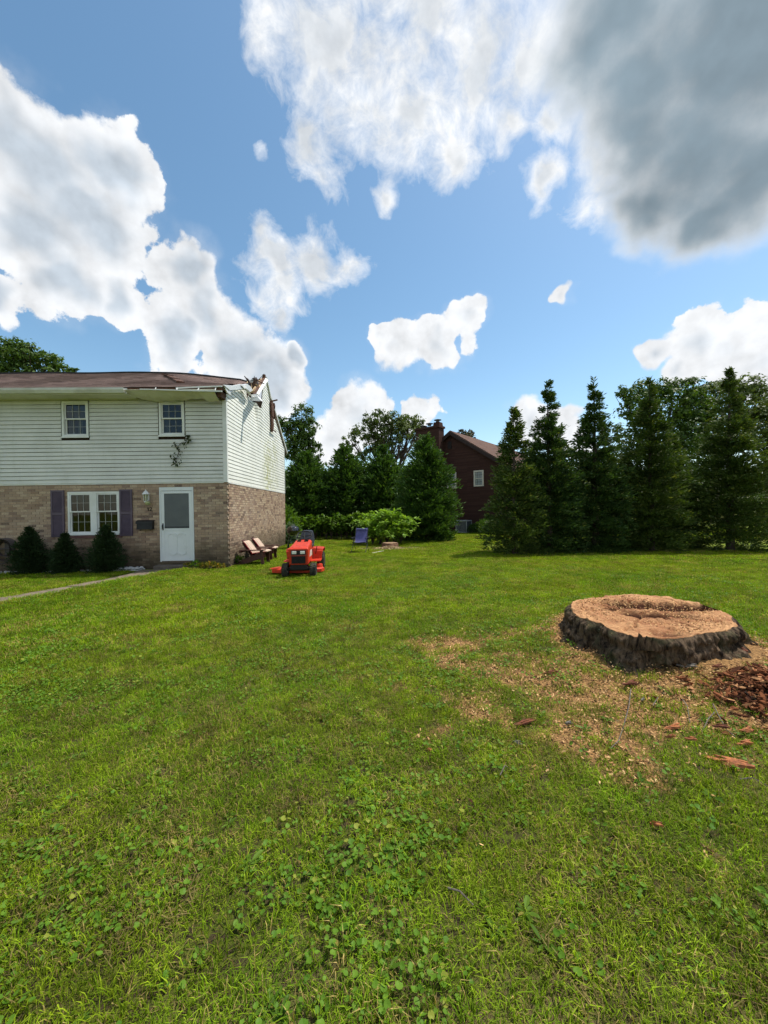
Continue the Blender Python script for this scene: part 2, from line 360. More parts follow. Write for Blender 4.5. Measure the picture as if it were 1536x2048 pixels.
def in_poly(poly, x, y):
    x, y = np.asarray(x, float), np.asarray(y, float); c = np.zeros(x.shape, bool); j = len(poly) - 1
    for i in range(len(poly)):
        xi, yi = poly[i]; xj, yj = poly[j]
        hit = ((yi > y) != (yj > y)) & (x < (xj - xi) * (y - yi) / (yj - yi + 1e-12) + xi); c ^= hit; j = i
    return c
WALK_POLY = WALK_L + WALK_R[::-1]
def stump_r(x, y): return np.hypot(np.asarray(x) - STUMP[0], np.asarray(y) - STUMP[1])
def wr_dist(x, y):
    """distance beyond the near edge of the path, on the lawn side"""
    d = np.full(np.shape(x), 9.0)
    for (ax, ay), (bx, by) in zip(WALK_R, WALK_R[1:]):
        ux, uy = bx - ax, by - ay; L = math.hypot(ux, uy); t = np.clip(((x - ax) * ux + (y - ay) * uy) / L ** 2, 0, 1)
        d = np.minimum(d, np.hypot(x - ax - t * ux, y - ay - t * uy))
    return np.where(in_poly(WALK_POLY, x, y), 9.0, d) + 9.0 * (x < np.interp(y, [p[1] for p in WALK_R[::-1]], [p[0] for p in WALK_R[::-1]])) + 9.0 * (y > 10.6)
def ground_z(x, y):
    x, y = np.asarray(x, float), np.asarray(y, float)
    r = np.hypot(x, y)
    z = .07 * (fbm(x * .35 + 9, y * .35, 0, 3, 3) - .5) * sstep(60, 20, r) * sstep(.2, 2.0, np.maximum(HX - x, 0) * 0 + np.hypot(np.maximum(x - HX, 0), np.maximum(HY0 - y, 0)))
    z = z + .022 * (fbm(x * 2.6, y * 2.6, 0, 8, 3) - .5) * sstep(12, 5, r)
    z = z + .25 * np.exp(-(stump_r(x, y) / 1.35) ** 2) + .05 * np.exp(-(np.hypot(x - 3.3, y - 2.9) / .6) ** 2)
    z = z + .035 * np.exp(-(np.hypot(x + 5.0, y - 8.4) / 1.3) ** 2)
    z = z + .085 * np.exp(-(wr_dist(x, y) / .55) ** 2)
    z = z - .05 * in_poly(WALK_POLY, x, y)
    z = z - .05 * ((x < HX + .05) & (y > HY0 - .02))
    return z
def gz(x, y): return float(ground_z(np.array([x]), np.array([y]))[0])
def dirt_mask(x, y):
    """how much sawdust, chips and bare soil lie here (0..1)"""
    x, y = np.asarray(x, float), np.asarray(y, float); n = fbm(x * 2.6, y * 2.6, 0, 21, 5, .6)
    r = stump_r(x, y)
    m = sstep(1.55, .95, r + (n - .5) * .9)
    m = np.maximum(m, sstep(1.0, .25, np.hypot((x - 3.05) / 1.25, (y - 2.9)) + (n - .5) * .9))          # pile in front
    m = np.maximum(m, .95 * sstep(1.35, .3, np.hypot((x - 1.95) / 1.5, (y - 3.2)) + (n - .5) * 2.4))
    m = np.maximum(m, .9 * sstep(.6, .1, np.hypot((x - .85) / 1.3, (y - 4.35)) + (n - .5) * .7))
    m = np.maximum(m, .7 * sstep(.9, .1, np.hypot((x - 1.5) / 1.3, (y - 4.6) / .7) + (n - .5) * .9))
    m = np.maximum(m, .9 * sstep(.9, .2, np.hypot((x - .7) / 1.3, (y - 15.75) / .7) + (n - .5) * .8))     # by the small stump
    return np.clip(m, 0, 1)
def dry_mask(x, y):
    x, y = np.asarray(x, float), np.asarray(y, float)
    m = sstep(.56, .74, fbm(x * .9, y * .9, 0, 41, 4))
    m = np.maximum(m, .8 * sstep(1.2, .3, np.hypot((x - 1.3) / 1.6, (y - 7.2) / .8)) * fbm(x * 2, y * 2, 0, 5, 3) * 1.3)
    m = np.maximum(m, sstep(1.6, .4, np.hypot((x - 2.3) / 2.2, (y - 15.2) / .8)) * fbm(x * 2, y * 2, 0, 6, 3) * 1.2)
    return np.clip(m, 0, 1)
def no_grass(x, y):
    x, y = np.asarray(x, float), np.asarray(y, float)
    m = in_poly(WALK_POLY, x, y) | ((x < HX + .02) & (y > HY0 - .42)) | (stump_r(x, y) < .98)
    m |= (np.hypot((x - .72), (y - 16.1)) < .3)
    m |= ((np.abs(x + 2.4) < 2.3) & (y > 20.2) & (y < 24))
    m |= (np.hypot((x - 2.8), (y - 19.7)) < 1.5) | ((x > 4.6) & (y > 12.9) & (y < 17))
    return m

def axis(fine0, fine1, step, mids, far):
    a = list(np.arange(fine0, fine1 + 1e-6, step))
    for lim, st in mids:
        while a[-1] < lim[1]: a.append(a[-1] + st)
        while a[0] > lim[0]: a.insert(0, a[0] - st)
    return np.array([-far, -far / 3, -far / 10, -far / 30] + a + [far / 30, far / 10, far / 3, far])
gx = axis(-5.0, 6.0, .085, [((-12, 12), .2), ((-40, 40), 1.0)], 3000.0)
gy = axis(.4, 6.4, .085, [((-2, 13), .2), ((-12, 40), 1.0)], 3000.0)
GXX, GYY = np.meshgrid(gx, gy)
GZZ = ground_z(GXX, GYY)
GV = np.stack([GXX, GYY, GZZ], -1).reshape(-1, 3); nxg, nyg = len(gx), len(gy)
_i, _j = np.meshgrid(np.arange(nxg - 1), np.arange(nyg - 1)); _a = (_j * nxg + _i).ravel()
GF = np.stack([_a, _a + 1, _a + nxg + 1, _a + nxg], -1)

def mat_ground():
    m, T, b = material('lawn_soil')
    g = T.new('ShaderNodeNewGeometry'); p = g.outputs['Position']
    at_ = lambda n: T.new('ShaderNodeAttribute', attribute_name=n).outputs['Fac']
    green = T.mix(T.noise(p, 14, 6, .7), (.050, .100, .006), (.150, .215, .014))
    green = T.mix(T.ramp(T.noise(p, .7, 4, .6), .35, .7), green, (.20, .245, .016))
    thatch = T.mix(T.noise(p, 40, 5, .7), (.022, .018, .010), (.105, .080, .038))
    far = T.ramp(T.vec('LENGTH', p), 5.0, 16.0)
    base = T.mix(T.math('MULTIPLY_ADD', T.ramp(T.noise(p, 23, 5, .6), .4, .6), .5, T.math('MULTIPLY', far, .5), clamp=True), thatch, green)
    dry = T.mix(T.noise(p, 30, 5, .7), (.13, .115, .04), (.24, .18, .085))
    base = T.mix(T.math('MULTIPLY', at_('dry'), .6), base, dry)
    saw = T.mix(T.ramp(T.noise(p, 60, 6, .75), .35, .68), (.09, .05, .02), (.52, .29, .115))
    col = T.mix(T.ramp(T.math('ADD', at_('dirt'), T.math('MULTIPLY_ADD', T.noise(p, 9, 4, .6), .7, -.4)), .2, .7), base, saw)
    T.put(b.inputs['Base Color'], col); b.inputs['Roughness'].default_value = .95; b.inputs['Specular IOR Level'].default_value = .1
    bn = T.new('ShaderNodeBump'); bn.inputs['Strength'].default_value = .9; bn.inputs['Distance'].default_value = .03
    T.put(bn.inputs['Height'], T.noise(p, 38, 6, .7)); T.l.new(bn.outputs[0], b.inputs['Normal'])
    return m
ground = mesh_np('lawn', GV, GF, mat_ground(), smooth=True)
set_props(ground, 'wide mown lawn between the houses and the camera', 'lawn', kind='structure')
def vattr(o, name, vals):
    a = o.data.attributes.new(name, 'FLOAT', 'POINT'); a.data.foreach_set('value', np.ascontiguousarray(vals, np.float32).ravel())
DIRT = dirt_mask(GXX, GYY).ravel(); DRY = dry_mask(GXX, GYY).ravel()
vattr(ground, 'dirt', DIRT); vattr(ground, 'dry', DRY)

# ------------------------------------------------------------------ grass and low weeds (uncountable)
M_GRASS = None
def mat_grass():
    m, T, b = material('grass_blade')
    g = T.new('ShaderNodeNewGeometry'); p = g.outputs['Position']; oi = T.new('ShaderNodeObjectInfo')
    r = T.math('FRACT', T.math('ADD', g.outputs['Random Per Island'], oi.outputs['Random']))
    r2 = T.math('FRACT', T.math('MULTIPLY', r, 13.7))
    c = T.mix(r, (.058, .122, .004), (.275, .360, .018))
    patch = T.ramp(T.noise(p, 1.1, 5, .62), .36, .66)
    c = T.mix(T.math('MULTIPLY', patch, .55), c, (.092, .225, .010))
    far = T.ramp(T.vec('LENGTH', p), 2.5, 8.0)
    c = T.mix(T.math('MULTIPLY', T.ramp(T.noise(p, .45, 4, .6), .35, .7), .45), c, (.31, .375, .014))
    drym = T.ramp(T.noise(p, 1.3, 5, .65), .46, .70)
    frac = T.math('MULTIPLY_ADD', drym, .42, .10)
    c = T.mix(T.math('LESS_THAN', r2, frac), c, T.mix(r, (.25, .185, .055), (.42, .32, .11)))
    c = T.vec('SCALE', c, scale=T.math('MULTIPLY_ADD', T.math('FRACT', T.math('MULTIPLY', oi.outputs['Random'], 5.3)), 1.15, .48))
    T.put(b.inputs['Base Color'], c); b.inputs['Roughness'].default_value = .6; b.inputs['Specular IOR Level'].default_value = .08
    tr = T.new('ShaderNodeBsdfTranslucent'); T.put(tr.inputs[0], T.mix(1.0, c, (1.3, 1.35, .35), 'MULTIPLY'))
    mx = T.new('ShaderNodeMixShader'); mx.inputs[0].default_value = .38
    T.l.new(b.outputs[0], mx.inputs[1]); T.l.new(tr.outputs[0], mx.inputs[2]); T.l.new(mx.outputs[0], m.node_tree.nodes['Material Output'].inputs[0])
    return m
M_GRASS = mat_grass()
M_CLOVER = mat_leaf('clover_leaf', (.055, .140, .010), (.165, .285, .028), .32, .5, 1.3, (.26, .29, .04), .07, .12)
SOURCES = {}
def source(colname, meshes, mat):
    c = bpy.data.collections.new(colname)
    for i, (V, F) in enumerate(meshes):
        me = bpy.data.meshes.new(colname); me.from_pydata([tuple(v) for v in V], [], [tuple(f) for f in F]); me.update(); me.materials.append(mat)
        c.objects.link(bpy.data.objects.new(colname, me))
    return c
def tuft(rs, n, rad, lmin, lmax, w, flat=.5):
    V, F = [], []
    for _ in range(n):
        a, q = rs.uniform(0, 6.283), rad * math.sqrt(rs.uniform()); px, py = q * math.cos(a), q * math.sin(a)
        h = rs.uniform(0, 6.283); L = rs.uniform(lmin, lmax); lean = rs.uniform(.35, 1.35) * flat; ww = w * rs.uniform(.6, 1.25)
        dx, dy = math.cos(h), math.sin(h); sx, sy = -dy * ww / 2, dx * ww / 2
        m1 = (px + dx * L * lean * .35, py + dy * L * lean * .35, L * (.62 - .2 * min(lean, 1.2))); tip = (px + dx * L * lean, py + dy * L * lean, L * max(.18, 1 - .55 * lean))
        k = len(V)
        V += [(px - sx, py - sy, -.01), (px + sx, py + sy, -.01), (m1[0] + sx * .8, m1[1] + sy * .8, m1[2]), (m1[0] - sx * .8, m1[1] - sy * .8, m1[2]), tip]
        F += [(k, k + 1, k + 2, k + 3), (k + 3, k + 2, k + 4)]
    return V, F
def clover(rs, n, rad, r0, r1, hgt):
    V, F = [], []
    for _ in range(n):
        a, q = rs.uniform(0, 6.283), rad * math.sqrt(rs.uniform()); c = Vector((q * math.cos(a), q * math.sin(a), rs.uniform(.45, 1) * hgt)); r = rs.uniform(r0, r1)
        nrm = Vector((rs.normal(0, .38), rs.normal(0, .38), 1)).normalized(); t = nrm.orthogonal().normalized(); t.rotate(Matrix.Rotation(rs.uniform(0, 6.283), 3, nrm)); s = nrm.cross(t)
        k = len(V); m = 9
        V.append(tuple(c - nrm * r * .16))
        for j in range(m):
            an = 6.283 * j / m; rr = r * (1 if j else .62) * rs.uniform(.92, 1.06)
            V.append(tuple(c + t * math.cos(an) * rr + s * math.sin(an) * rr))
        F += [(k, k + 1 + j, k + 1 + (j + 1) % m) for j in range(m)]
    return V, F
_rs = np.random.RandomState(3)
S_NEAR = source('grass_near', [tuft(_rs, 62, .085, .028, .062, .0034, .95) for _ in range(7)] + [tuft(_rs, 44, .07, .035, .068, .0034, .85) for _ in range(2)], M_GRASS)
S_MID = source('grass_mid', [tuft(_rs, 56, .13, .028, .056, .006, .95) for _ in range(6)], M_GRASS)
S_FAR = source('grass_far', [tuft(_rs, 46, .24, .03, .055, .014, .95) for _ in range(5)], M_GRASS)
def thatch(rs, n, rad):
    V, F = [], []
    for _ in range(n):
        a, q = rs.uniform(0, 6.283), rad * math.sqrt(rs.uniform()); x, y = q * math.cos(a), q * math.sin(a); h = rs.uniform(0, 6.283); L = rs.uniform(.018, .045); w = rs.uniform(.0008, .0016)
        dx, dy = math.cos(h) * L / 2, math.sin(h) * L / 2; sx, sy = -math.sin(h) * w, math.cos(h) * w; z = rs.uniform(.004, .022); t = rs.normal(0, .008); k = len(V)
        V += [(x - dx - sx, y - dy - sy, z - t), (x + dx - sx, y + dy - sy, z + t), (x + dx + sx, y + dy + sy, z + t), (x - dx + sx, y - dy + sy, z - t)]; F.append((k, k + 1, k + 2, k + 3))
    return V, F
S_THATCH = source('thatch', [thatch(_rs, 70, .11) for _ in range(4)], mat_leaf('dead_grass', (.085, .065, .022), (.25, .20, .07), .15, .8, 2.0, (.05, .035, .018), .2, .05))
S_CLOV = source('clover_near', [clover(_rs, 12, .085, .006, .0135, .042) for _ in range(6)], M_CLOVER)
def rosette(rs, n, L0, L1):
    V, F = [], []
    for k in range(n):
        a = 6.283 * k / n + rs.uniform(-.3, .3); L = rs.uniform(L0, L1); w = L * rs.uniform(.26, .4); el = rs.uniform(.15, .7)
        d = Vector((math.cos(a), math.sin(a), 0)); s = Vector((-d.y, d.x, rs.uniform(-.25, .25))) * w * .5; q = len(V)
        P = lambda u, z: d * L * u + Vector((0, 0, .012 + L * (el * u - .55 * el * u * u) + z))
        V += [tuple(P(.08, 0)), tuple(P(.45, 0) + s), tuple(P(.45, -.004)), tuple(P(.45, 0) - s), tuple(P(.8, 0) + s * .75), tuple(P(.8, -.003)), tuple(P(.8, 0) - s * .75), tuple(P(1, -.004))]
        F += [(q, q + 1, q + 2), (q, q + 2, q + 3), (q + 1, q + 4, q + 5, q + 2), (q + 2, q + 5, q + 6, q + 3), (q + 4, q + 7, q + 5), (q + 5, q + 7, q + 6)]
    return V, F
S_WEED = source('weed_near', [rosette(_rs, n, .03, .065) for n in (6, 7, 8, 9, 7)], mat_leaf('weed_leaf', (.050, .110, .008), (.13, .215, .022), .3, .5, 1.6, (.26, .22, .05), .06, .12))
S_CLOVM = source('clover_mid', [clover(_rs, 13, .12, .009, .016, .038) for _ in range(5)], M_CLOVER)

R_ = np.hypot(GXX, GYY).ravel(); XX_, YY_ = GXX.ravel(), GYY.ravel()
view = ((np.abs(XX_) < YY_ * 1.18 + 1.6) & (YY_ > .3)).astype(float)
ok = (~no_grass(XX_, YY_)).astype(float) * view
thin = 1 - .70 * sstep(.25, .75, DIRT + (fbm(XX_ * 4, YY_ * 4, 0, 77, 3) - .5) * .5)
bare = 1 - .22 * sstep(.60, .72, fbm(XX_ * 2.2, YY_ * 2.2, 0, 55, 4))
d_near = 270 * ok * thin * bare * sstep(6.2, 5.2, R_)
d_mid = 175 * ok * thin * sstep(5.2, 6.2, R_) * sstep(14.5, 12.5, R_)
d_far = 60 * ok * thin * sstep(12.5, 14.5, R_) * sstep(36, 30, R_)
cl = (.12 + .88 * sstep(.46, .66, fbm(XX_ * 1.4 + 3, YY_ * 1.4, 0, 91, 5))) * (.35 + .9 * fbm(XX_ * 6, YY_ * 6, 0, 92, 2))
d_cl = 135 * ok * (.25 + .75 * thin) * cl * sstep(5.6, 4.6, R_)
d_weed = 38 * ok * (.3 + .7 * thin) * sstep(.40, .70, fbm(XX_ * 2.1 + 7, YY_ * 2.1, 0, 131, 4)) * sstep(7.5, 5.5, R_)
d_clm = 60 * ok * thin * cl * sstep(4.6, 5.6, R_) * sstep(13, 9, R_)

def scatter(name, label, cat, layers):
    o = mesh_np(name, GV, GF, None); set_props(o, label, cat, kind='stuff')
    ng = bpy.data.node_groups.new(name, 'GeometryNodeTree')
    ng.interface.new_socket('Geometry', in_out='INPUT', socket_type='NodeSocketGeometry'); ng.interface.new_socket('Geometry', in_out='OUTPUT', socket_type='NodeSocketGeometry')
    gi = ng.nodes.new('NodeGroupInput'); go = ng.nodes.new('NodeGroupOutput'); join = ng.nodes.new('GeometryNodeJoinGeometry')
    for k, (dens, coll, s0, s1, tilt) in enumerate(layers):
        vattr(o, 'dens%d' % k, dens)
        na = ng.nodes.new('GeometryNodeInputNamedAttribute'); na.data_type = 'FLOAT'; na.inputs['Name'].default_value = 'dens%d' % k
        dp = ng.nodes.new('GeometryNodeDistributePointsOnFaces'); dp.distribute_method = 'RANDOM'; dp.inputs['Seed'].default_value = k + 3
        ci = ng.nodes.new('GeometryNodeCollectionInfo'); ci.inputs['Collection'].default_value = coll; ci.inputs['Separate Children'].default_value = True; ci.inputs['Reset Children'].default_value = True
        ip = ng.nodes.new('GeometryNodeInstanceOnPoints'); ip.inputs['Pick Instance'].default_value = True
        rr = ng.nodes.new('FunctionNodeRandomValue'); rr.data_type = 'FLOAT_VECTOR'; rr.inputs[0].default_value = (-tilt, -tilt, 0); rr.inputs[1].default_value = (tilt, tilt, 6.283)
        sc = ng.nodes.new('FunctionNodeRandomValue'); sc.data_type = 'FLOAT'; sc.inputs[2].default_value = s0; sc.inputs[3].default_value = s1
        L = ng.links.new
        L(gi.outputs[0], dp.inputs['Mesh']); L(na.outputs['Attribute'], dp.inputs['Density']); L(dp.outputs['Points'], ip.inputs['Points'])
        L(ci.outputs[0], ip.inputs['Instance']); L(rr.outputs[0], ip.inputs['Rotation']); L(sc.outputs[1], ip.inputs['Scale']); L(ip.outputs[0], join.inputs[0])
    ng.links.new(join.outputs[0], go.inputs[0])
    md = o.modifiers.new('scatter', 'NODES'); md.node_group = ng
    return o
scatter('grass', 'short mown green grass blades covering the lawn', 'grass', [(45 * ok * (1 - DIRT) * sstep(.42, .70, fbm(XX_ * 1.9 + 4, YY_ * 1.9, 0, 151, 4)) * sstep(6.5, 5.0, R_), S_THATCH, .8, 1.3, .05), (d_near, S_NEAR, .6, 1.2, .2), (d_mid, S_MID, .6, 1.4, .15), (d_far, S_FAR, .75, 1.2, .1)])
scatter('clover', 'patches of round leaved clover and creeping weeds among the grass', 'clover', [(d_cl, S_CLOV, .7, 1.15, .15), (d_clm, S_CLOVM, .8, 1.2, .15), (d_weed, S_WEED, .6, 1.25, .15)])

# ------------------------------------------------------------------ concrete path to the door
M_CONC = mat_plain('path_concrete', (.20, .16, .115), .9, (.13, .105, .075), 5.0, .15, bump=.4)
path_bed = MB()
for k in range(len(WALK_L) - 1):
    a, b, c, d = WALK_L[k], WALK_L[k + 1], WALK_R[k + 1], WALK_R[k]
    path_bed.add([(p[0], p[1], -.05) for p in (a, b, c, d)], [(0, 1, 2, 3)])
path = path_bed.build('path', mat_plain('path_gravel_bed', (.12, .10, .07), .95), None)
set_props(path, 'concrete garden path curving to the front door', 'path', kind='structure')
def lerp2(a, b, t): return (a[0] + (b[0] - a[0]) * t, a[1] + (b[1] - a[1]) * t)
for k in range(len(WALK_L) - 1):
    g0, g1 = .008, .992
    a, b = lerp2(WALK_L[k], WALK_L[k + 1], g0), lerp2(WALK_L[k], WALK_L[k + 1], g1); d, c = lerp2(WALK_R[k], WALK_R[k + 1], g0), lerp2(WALK_R[k], WALK_R[k + 1], g1)
    tz = .012 + rnd.uniform(-.006, .006)
    MB().slab([(p[0], p[1], tz) for p in (a, b, c, d)], (0, 0, -.06)).build('paving_slab', M_CONC, path)

# ------------------------------------------------------------------ damaged two-storey house
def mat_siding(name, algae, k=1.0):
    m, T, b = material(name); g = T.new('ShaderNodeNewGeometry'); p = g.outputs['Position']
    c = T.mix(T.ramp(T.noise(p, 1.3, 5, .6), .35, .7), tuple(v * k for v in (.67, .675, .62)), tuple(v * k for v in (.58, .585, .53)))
    st = T.vec('MULTIPLY', p, (6, 6, .6)); c = T.mix(T.ramp(T.noise(st, 1.5, 5, .65), .5, .8, 0, .4), c, (.47, .48, .41))
    spk = T.ramp(T.noise(p, 22, 4, .7), .70, .78); c = T.mix(T.math('MULTIPLY', spk, .35), c, (.25, .25, .2))
    for (x, y, z, r, k) in algae:
        f = T.ramp(T.vec('DISTANCE', T.vec('MULTIPLY', p, (1, 1, .55)), (x, y, z * .55)), r * .2, r, 1, 0)
        c = T.mix(T.math('MULTIPLY', T.math('MULTIPLY', f, T.ramp(T.noise(p, 5, 5, .65), .42, .62)), k), c, (.42, .42, .16))
    T.put(b.inputs['Base Color'], c); b.inputs['Roughness'].default_value = .5; b.inputs['Specular IOR Level'].default_value = .3
    return m
M_SIDE = mat_siding('vinyl_siding_shaded', [], .93)  # front wall siding: base colour darkened to paint in its shade
M_SIDE_SUN = mat_siding('vinyl_siding_gable_sunlit', [(HX, 15.6, 3.2, 1.0, .85), (HX, 16.6, 3.6, 1.2, .5)], 1.18)  # same siding with sunlight painted into a brighter base colour, plus algae patches
M_TRIM = mat_plain('white_trim', (.70, .71, .68), .45, (.60, .61, .57), 2.0)
M_ALU = mat_plain('crumpled_aluminium', (.62, .63, .62), .38, (.5, .51, .5), 6.0, .5)
M_SOFF = mat_plain('soffit_vinyl', (.60, .60, .50), .55, (.50, .50, .39), 3.0)
M_GUTTER = mat_plain('gutter_paint', (.60, .61, .57), .45, (.46, .46, .40), 2.5)
M_SHEATH = mat_plain('dark_sheathing', (.055, .035, .024), .9, (.03, .02, .015), 7.0)
M_TORN = mat_plain('torn_wood', (.13, .065, .04), .85, (.065, .032, .022), 12.0, bump=.6)
M_PALEWOOD = mat_plain('fresh_split_wood', (.62, .46, .28), .8, (.48, .33, .18), 14.0)
M_FELT = mat_plain('roofing_felt', (.012, .012, .013), .7, (.03, .028, .027), 6.0)
M_MORTAR = mat_brick('mortar', [(0.0, (.24, .215, .18)), (.3, (.22, .195, .16)), (.6, (.26, .23, .19)), (.9, (.2, .18, .15))], z0=-.2, stain=.9)
BR = [(0.0, (.38, .26, .175)), (.22, (.47, .335, .225)), (.42, (.29, .185, .13)), (.58, (.55, .42, .29)), (.74, (.41, .29, .205)), (.86, (.22, .135, .105)), (.955, (.09, .052, .045))]
M_BRICK = mat_brick('tan_brick', BR, z0=-.2, stain=.85)
M_MUNT = mat_plain('muntin_white', (.46, .47, .45), .5); M_DARKGLASS = mat_glass('window_glass', (.50, .53, .53), .02)
M_CURT = mat_plain('curtain', (.50, .50, .44), .9, (.40, .40, .35), 6)
M_BLACK = mat_plain('black_metal', (.012, .012, .013), .4, (.02, .02, .02), 5, .4)

house = thing('damaged_house', 'two-storey house of white siding over tan brick with its gable roof corner crushed', 'house', (HX, HY0, 0))
HXL = -14.6

def cells(x0, x1, z0, z1, openings):
    xs = sorted({x0, x1, *[min(max(v, x0), x1) for o in openings for v in o[:2]]}); zs = sorted({z0, z1, *[min(max(v, z0), z1) for o in openings for v in o[2:]]})
    for a, b in zip(xs, xs[1:]):
        for c, d in zip(zs, zs[1:]):
            mx, mz = (a + b) / 2, (c + d) / 2
            if not any(o[0] < mx < o[1] and o[2] < mz < o[3] for o in openings): yield a, b, c, d
def cut(a, b, holes, minlen):
    segs = [(a, b)]
    for h0, h1 in holes:
        segs = [s for p, q in segs for s in ((p, min(q, h0)), (max(p, h1), q)) if s[1] - s[0] > minlen]
    return segs

WIN_U = [(-8.73, -8.0, 3.79, 4.80), (-6.03, -5.32, 3.80, 4.78)]
WIN_D = (-8.63, -7.19, 1.01, 2.23)
DOOR = (-6.07, -5.11, .20, 2.33)
open_low = [WIN_D, DOOR]
# lower walls: mortar plane with the bricks standing proud of it
wall = MB()
for a, b, c, d in cells(HXL, HX - .02, -.2, 2.5, open_low): wall.box(a, b, HY0 + .008, HY0 + .2, c, d)
front_wall = wall.build('brick_wall', M_MORTAR, house, world=True)
side_wall = MB().box(HX - .2, HX - .008, HY0 + .2, HY1, -.2, 2.5).box(HXL, HX - .2, HY1 - .2, HY1, -.2, 4.7).box(HXL, HXL + .2, HY0 + .2, HY1 - .2, -.2, 4.7).build('brick_wall', M_MORTAR, house, world=True)

BL, BC, JT = .21, .0725, .010
bricks = []          # (wall, u0, u1, row)
for row in range(37):
    z0 = -.2 + row * BC; z1 = z0 + BC
    if z0 > 2.45: break
    sh = (row % 2) * BL / 2
    holes = [(o[0] - JT, o[1] + JT) for o in open_low if o[2] < z0 + BC * .5 < o[3]]
    k0, k1 = math.floor((HXL + HY0 + sh) / BL), math.ceil((HX + HY0 + sh) / BL)
    for k in range(k0, k1 + 1):
        a, b = k * BL - sh - HY0, (k + 1) * BL - sh - HY0 - JT
        a, b = max(a, HXL), min(b, HX)
        for s in cut(a, b, holes, .03) if b - a > .03 else []: bricks.append(('f', s[0], s[1], row))
    k0, k1 = math.floor((HX + HY0 + sh) / BL), math.ceil((HX + HY1 + sh) / BL)
    for k in range(k0, k1 + 1):
        a, b = k * BL - sh - HX, (k + 1) * BL - sh - HX - JT
        a, b = max(a, HY0 + .096), min(b, HY1)
        if b - a > .03: bricks.append(('s', a, b, row))
def brick_bounds(w, a, b, row):
    z0 = -.2 + row * BC; pr = rnd.uniform(-.002, .0025)
    return (a, b, HY0 - .004 - pr, HY0 + .09, z0, z0 + BC - JT) if w == 'f' else (HX - .09, HX + .004 + pr, a, b, z0, z0 + BC - JT)
def show(bk):
    w, a, b, row = bk; z = -.2 + row * BC
    if z < .02: return 0
    if w == 'f': return (b - a) / HY0 ** 2 * (1 if a > -10.0 else 0) * (1.0 - .02 * abs((a + b) / 2 + 5.2))
    return (b - a) * abs(HX) / ((a + b) / 2) ** 3
bricks.sort(key=show, reverse=True)
rest = {'f': MB(), 's': MB()}; shared = {}
for i, (w, a, b, row) in enumerate(bricks):
    x0, x1, y0, y1, z0, z1 = brick_bounds(w, a, b, row)
    if i < 300:
        key = (w, round(b - a, 3)); par = front_wall if w == 'f' else side_wall
        if key not in shared:
            mb = MB().box(0, x1 - x0, 0, y1 - y0, 0, z1 - z0); me = bpy.data.meshes.new('brick'); me.from_pydata(mb.v, [], mb.f); me.update(); me.materials.append(M_BRICK); shared[key] = me
        o = bpy.data.objects.new('brick', shared[key]); COL.objects.link(o); o.parent = par; o.location = Vector((x0, y0, z0)) - chain_loc(par)
    else: rest[w].box(x0, x1, y0, y1, z0, z1)
for w, par in (('f', front_wall), ('s', side_wall)):
    o = rest[w].build('brick_courses', M_BRICK, par, world=True); o['kind'] = 'stuff'

# upper storey: sheathing and clapboards, each board its own strip
up = MB()
for a, b, c, d in cells(HXL, HX - .03, 2.5, 4.9, WIN_U): up.box(a, b, HY0 + .03, HY0 + .2, c, d)
front_side = up.build('siding_wall', M_SHEATH, house, world=True)
ROW = .112; Z_S = 2.47
def board_strip(pts_lo, pts_hi, out, lip=.024, back=.002):
    """clapboard along two polylines; out = outward unit vector"""
    o = Vector(out); mb = MB(); n = len(pts_lo); vs = []
    for a, b in zip(pts_lo, pts_hi):
        a, b = Vector(a), Vector(b); vs += [a, a + o * lip, a + o * lip + Vector((0, 0, .012)), b + o * back, b]
    fs = []
    for i in range(n - 1):
        for j in range(4): fs.append((i * 5 + j, (i + 1) * 5 + j, (i + 1) * 5 + j + 1, i * 5 + j + 1))
    fs += [tuple(range(5)), tuple((n - 1) * 5 + j for j in reversed(range(5)))]
    return mb.add(vs, fs)
k = 0
while Z_S + k * ROW < 4.86:
    z0, z1 = Z_S + k * ROW, min(Z_S + (k + 1) * ROW - .009, 4.885)
    holes = [(o[0] - .03, o[1] + .03) for o in WIN_U if z1 > o[2] - .04 and z0 < o[3]]
    for a, b in cut(HXL, HX - .085, holes, .05):
        n = max(2, int((b - a) / .5)); w = lambda x: .0035 * math.sin(x * 2.1 + k) * .6
        xs = [a + (b - a) * i / n for i in range(n + 1)]
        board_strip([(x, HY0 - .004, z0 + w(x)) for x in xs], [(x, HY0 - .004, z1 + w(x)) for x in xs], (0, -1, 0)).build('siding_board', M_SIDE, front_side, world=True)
    k += 1

# gable: profile of what is left standing, and how far it was pushed
TOP = [(11.2, 4.98), (11.5, 5.17), (12.2, 5.47), (12.75, 5.72), (13.05, 5.72), (13.35, 5.66), (13.9, 5.68), (14.3, 5.62), (14.45, 5.7), (14.85, 6.42), (15.4, 6.86), (15.75, 6.58), (16.0, 6.26), (16.2, 6.2), (18.5, 4.72)]
ty, tz_ = np.array([p[0] for p in TOP]), np.array([p[1] for p in TOP])
def gtop(y): return float(np.interp(y, ty, tz_))
def gpush(y, z):
    h = float(sstep(4.3, 5.8, z))
    d = -.15 * math.exp(-((y - 13.9) / .75) ** 2) * h if y < 14.3 else (.16 * math.exp(-(y - 14.3) / .8) - .02) * h * sstep(14.3, 14.5, y)
    return d
ys = np.concatenate([np.linspace(HY0 + .03, 12.4, 8), np.linspace(12.5, 16.2, 56), np.linspace(16.4, HY1, 12)])
back = MB()
